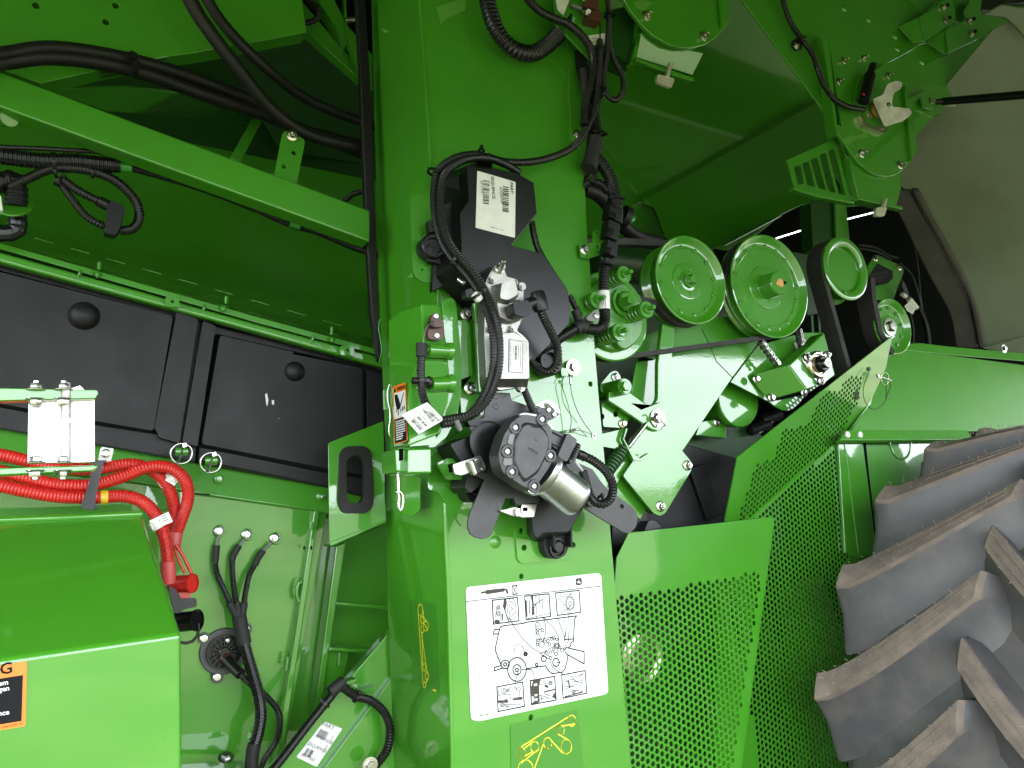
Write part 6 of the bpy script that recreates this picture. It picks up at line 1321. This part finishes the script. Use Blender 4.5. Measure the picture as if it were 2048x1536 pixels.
# ================================================================== FENDER
t = thing('fender', 'bright green fender panel with peaked corner above the tyre', 'fender', (1880,790,-.1))
fp = Pl((1783,690,-.175), (1700,862,-.118), (2048,722,-.175))
slab('panel', 'green', [(1783,674), (1793,697), (2110,738), (2110,862), (1699,863), (1738,806), (1768,735)], fp, .006, t, bevel=.002)
slab('top_flange', 'green', qJ(655,870, 660,828, 745,838, 1100,880, 1536,920, 1700,935, 1700,990, 1536,966, 1100,930, 752,892, 745,840), Pl((1760,680,-.180), (2048,708,-.180), (1790,697,-.172)), .004, t)
bm = bmesh.new(); ea = [pA.at(*p) for p in ((1783,674), (1768,735), (1738,806), (1700,862))]; eb = [fp.at(*p) for p in ((1784,674), (1769,735), (1739,806), (1701,862))]
va, vb = [bm.verts.new(p) for p in ea], [bm.verts.new(p) for p in eb]
for i in range(3): bm.faces.new((va[i], va[i+1], vb[i+1], vb[i]))
sw = link('corner_web', bm, 'green', t, 40); md = sw.modifiers.new('thickness', 'SOLIDIFY'); md.thickness = .003
slab('lower_strip', 'green', qS(165,168, 190,126, 700,126, 720,165, 278,168), Pl((1690,862,-.10), (1925,862,-.10), (1700,880,-.09)), .02, t, bevel=.002)
slab('side_post', 'green', qS(160,172, 262,172, 322,640, 250,660, 190,640), -.135, .01, t, bevel=.002); slab('door', 'green', qS(274,180, 740,168, 740,640, 330,640), -.14, .008, t, bevel=.002); slab('post_line', 'green', qS(186,172, 190,172, 250,640, 245,640), -.132, .006, t)
lathe('pressed_ring', 'green', [(.055, 0), (.055, .002), (.052, .003), (.049, .002), (.049, 0)], (1800,885,-.14), parent=t, segs=40)
for x in (197, 250): bolt((*qS(x, 145)[0], -.095), .0095, 'white', 'torx', t)
slab('gap', 'dark_inside', qS(262,168, 274,168, 325,640, 318,640), -.138, .004, t, bevel=0)
t2 = thing('ring_pin', 'ring pin on a thin lanyard at the fender peak', 'pin', (1768,755,-.09)); pinc = P(*qJ(700,1072)[0], -.085)
link('ring', sweep_bm([pinc + Vector((math.cos(a)*.0185, -.003*math.sin(a), math.sin(a)*.0185)) for a in [2*math.pi*i/32 for i in range(33)]], lambda i: .0017, 8), 'zinc_gold', t2, 60)
rod('pin', 'zinc', (*qJ(660,1055)[0], -.09), (*qJ(742,1085)[0], -.08), .0028, t2); bar('head', 'zinc', (*qJ(655,1045)[0], -.085), (*qJ(665,1068)[0], -.085), .007, .007, t2)
tube('lanyard', 'ink', qJ(606,1015, 585,1080, 570,1150, 585,1215, 620,1252, 660,1250, 700,1210, 712,1175), -.085, .0010, t2, 6); tube('lanyard', 'ink', qJ(715,1170, 708,1130, 712,1095), -.083, .0010, t2, 6); tube('lanyard', 'ink', qJ(715,1170, 735,1120, 732,1090), -.083, .0010, t2, 6)
lathe('knot', 'black', [(0, -.003), (.0045, -.002), (.0045, .002), (0, .003)], (*qJ(714,1175)[0], -.082), parent=t2, segs=10); lathe('grommet', 'black', [(0, 0), (.006, 0), (.006, .003), (0, .003)], (*qJ(606,1013)[0], -.095), parent=t2, segs=12)
# ================================================================== TYRE
HUB = Vector((2.424, -.37, .677)); R0 = .904
ty = thing('tractor_tyre', 'huge black tractor tyre with muddy chevron lugs at the lower right', 'tyre', Vector((2.424, -.37, -.23)))
prof = [(.42, -.33), (.50, -.385), (.60, -.405), (.70, -.395), (.745, -.372), (.775, -.345), (.795, -.31), (.808, -.24), (.815, -.12), (.818, 0), (.815, .12), (.808, .24), (.795, .31), (.775, .345), (.745, .372), (.70, .395), (.60, .405), (.50, .385), (.42, .33)]
lathe('carcass', 'tyre', prof, HUB, OUT, ty, 128, 60)
lathe('rim', 'yellow', [(.10, -.05), (.40, -.05), (.43, -.30), (.415, -.33)], HUB, OUT, ty, 48)
def lug_mesh(side):
    # sections across the tyre; local frame: hub at the origin, angle 0 at +X; side -1 = inner row, +1 = outer row
    me = bpy.data.meshes.new('lug'); V = []; F = []; M = []
    n = 14; secs = []
    def th(s): return -s*18.4 + 4*1.9*s*(1-s)        # degrees along the lug
    def crown(y): return R0 - .012*(abs(y)/.35)**2 + .012
    y0, y1 = -.352, .004
    secs.append((y0-.040, 0, .66, 1.3, .30)); secs.append((y0-.034, 0, .74, 1.4, .40)); secs.append((y0-.024, 0, R0-.085, 1.5, .6)); secs.append((y0-.010, 0, R0-.030, 1.7, .9)); secs.append((y0-.002, 0, R0-.008, 1.85, 1)); secs.append((y0+.006, .012, R0, 1.9, 1))
    for i in range(1, n+1):
        s = i/n; y = y0+.006+(y1-y0-.006)*s; secs.append((y, s, crown(y) - .012, 1.9+.15*s, 1))
    secs.append((y1+.010, 1.02, R0-.010, 1.75, 1)); secs.append((y1+.028, 1.05, R0-.05, 1.6, .9)); secs.append((y1+.050, 1.07, .815, 1.2, .5))
    rr = random.Random(5+side)
    for (y, s, rt, w, fl) in secs:
        a = th(s); mid = (rt+.838)/2
        def lo(v): return min(v, rt-.004)
        pts = [(a-w-3.0*fl, lo(.795)), (a-w-1.5*fl, lo(.812)), (a-w-.8*fl, lo(R0-.045)), (a-w-.25*fl, rt-.012), (a-w, rt), (a, rt+.0015), (a+w, rt), (a+w+.35*fl, rt-.010), (a+w+1.5*fl, lo(R0-.038)), (a+w+3.4*fl, lo(R0-.066)), (a+w+6.0*fl, lo(.820)), (a+w+9.5*fl, lo(.800))]
        for (g, r_) in pts:
            g = R(g); V.append((r_*math.cos(g), y*-1*(-side), r_*math.sin(g)))
    m_ = 12
    for i in range(len(secs)-1):
        for j in range(m_-1):
            f = (i*m_+j, i*m_+j+1, (i+1)*m_+j+1, (i+1)*m_+j); F.append(f if side < 0 else f[::-1]); M.append(1 if j in (3, 4, 5, 6) and i >= 1 and i < len(secs)-3 else 0)
    me.from_pydata(V, [], F); me.materials.append(MATS['tyre']); me.materials.append(MATS['tread'])
    for p, k in zip(me.polygons, M): p.material_index = k
    me.shade_smooth(); me.set_sharp_from_angle(angle=R(38)); return me
# inner row: y of the mesh runs from the machine (+Y) outwards; see the signs below
def place(me, ang, nm):
    o = bpy.data.objects.new(nm, me); COL.objects.link(o); o.parent = ty; o.location = HUB - ty.location; o.rotation_euler = (0, -R(ang), 0); return o
def flip(me):
    for v in me.vertices: v.co.y = -v.co.y
    me.flip_normals(); return me
inner, outer = lug_mesh(-1), lug_mesh(1)
# orient so the inner row's shoulder end lies at +Y (towards the machine)
def ymean(me): return me.vertices[5].co.y
if ymean(inner) < 0: flip(inner)
if ymean(outer) > 0: flip(outer)
hair = bmesh.new(); rh = random.Random(2); ribs = bmesh.new()
for k in range(20):
    ai = 162.3+18*k; ao = 153.9+18.4+18*k
    place(inner, ai, 'lug'); place(outer, ao, 'lug')
    for (base, sg) in ((ai, 1), (ao, -1)):
        if not 90 < (base % 360) < 200: continue
        for row in (-1.9, -.7, .7, 1.9):
            for q in range(11):
                s = (q+rh.uniform(-.2, .2)+.5)/11; a = R(base - s*18.4 + 7.6*s*(1-s) + row + rh.uniform(-.1, .1)); y = sg*(.346-.35*s)
                d = Vector((math.cos(a), 0, math.sin(a))); p = HUB + Vector((d.x*(R0-.001), y, d.z*(R0-.001))); tip = d*rh.uniform(.004, .011) + Vector((rh.uniform(-.004, .004), rh.uniform(-.004, .004), rh.uniform(-.004, .004)))
                sweep_bm([p, p+tip*.5+Vector((0, 0, .0008)), p+tip], lambda i: .0007, 4, hair)
        for row in (-.75, .75):
            pth = []
            for q in range(13):
                s = .3+.66*q/12; a = R(base - s*18.4 + 7.6*s*(1-s) + row); y = sg*(.346-.35*s); pth.append(HUB + Vector((math.cos(a)*(R0+.0012), y, math.sin(a)*(R0+.0012))))
            sweep_bm(pth, lambda i: .0012, 5, ribs)
link('rubber_hairs', hair, 'hair', ty, 0, kind='stuff'); link('mould_lines', ribs, 'tread', ty, 0, kind='stuff')
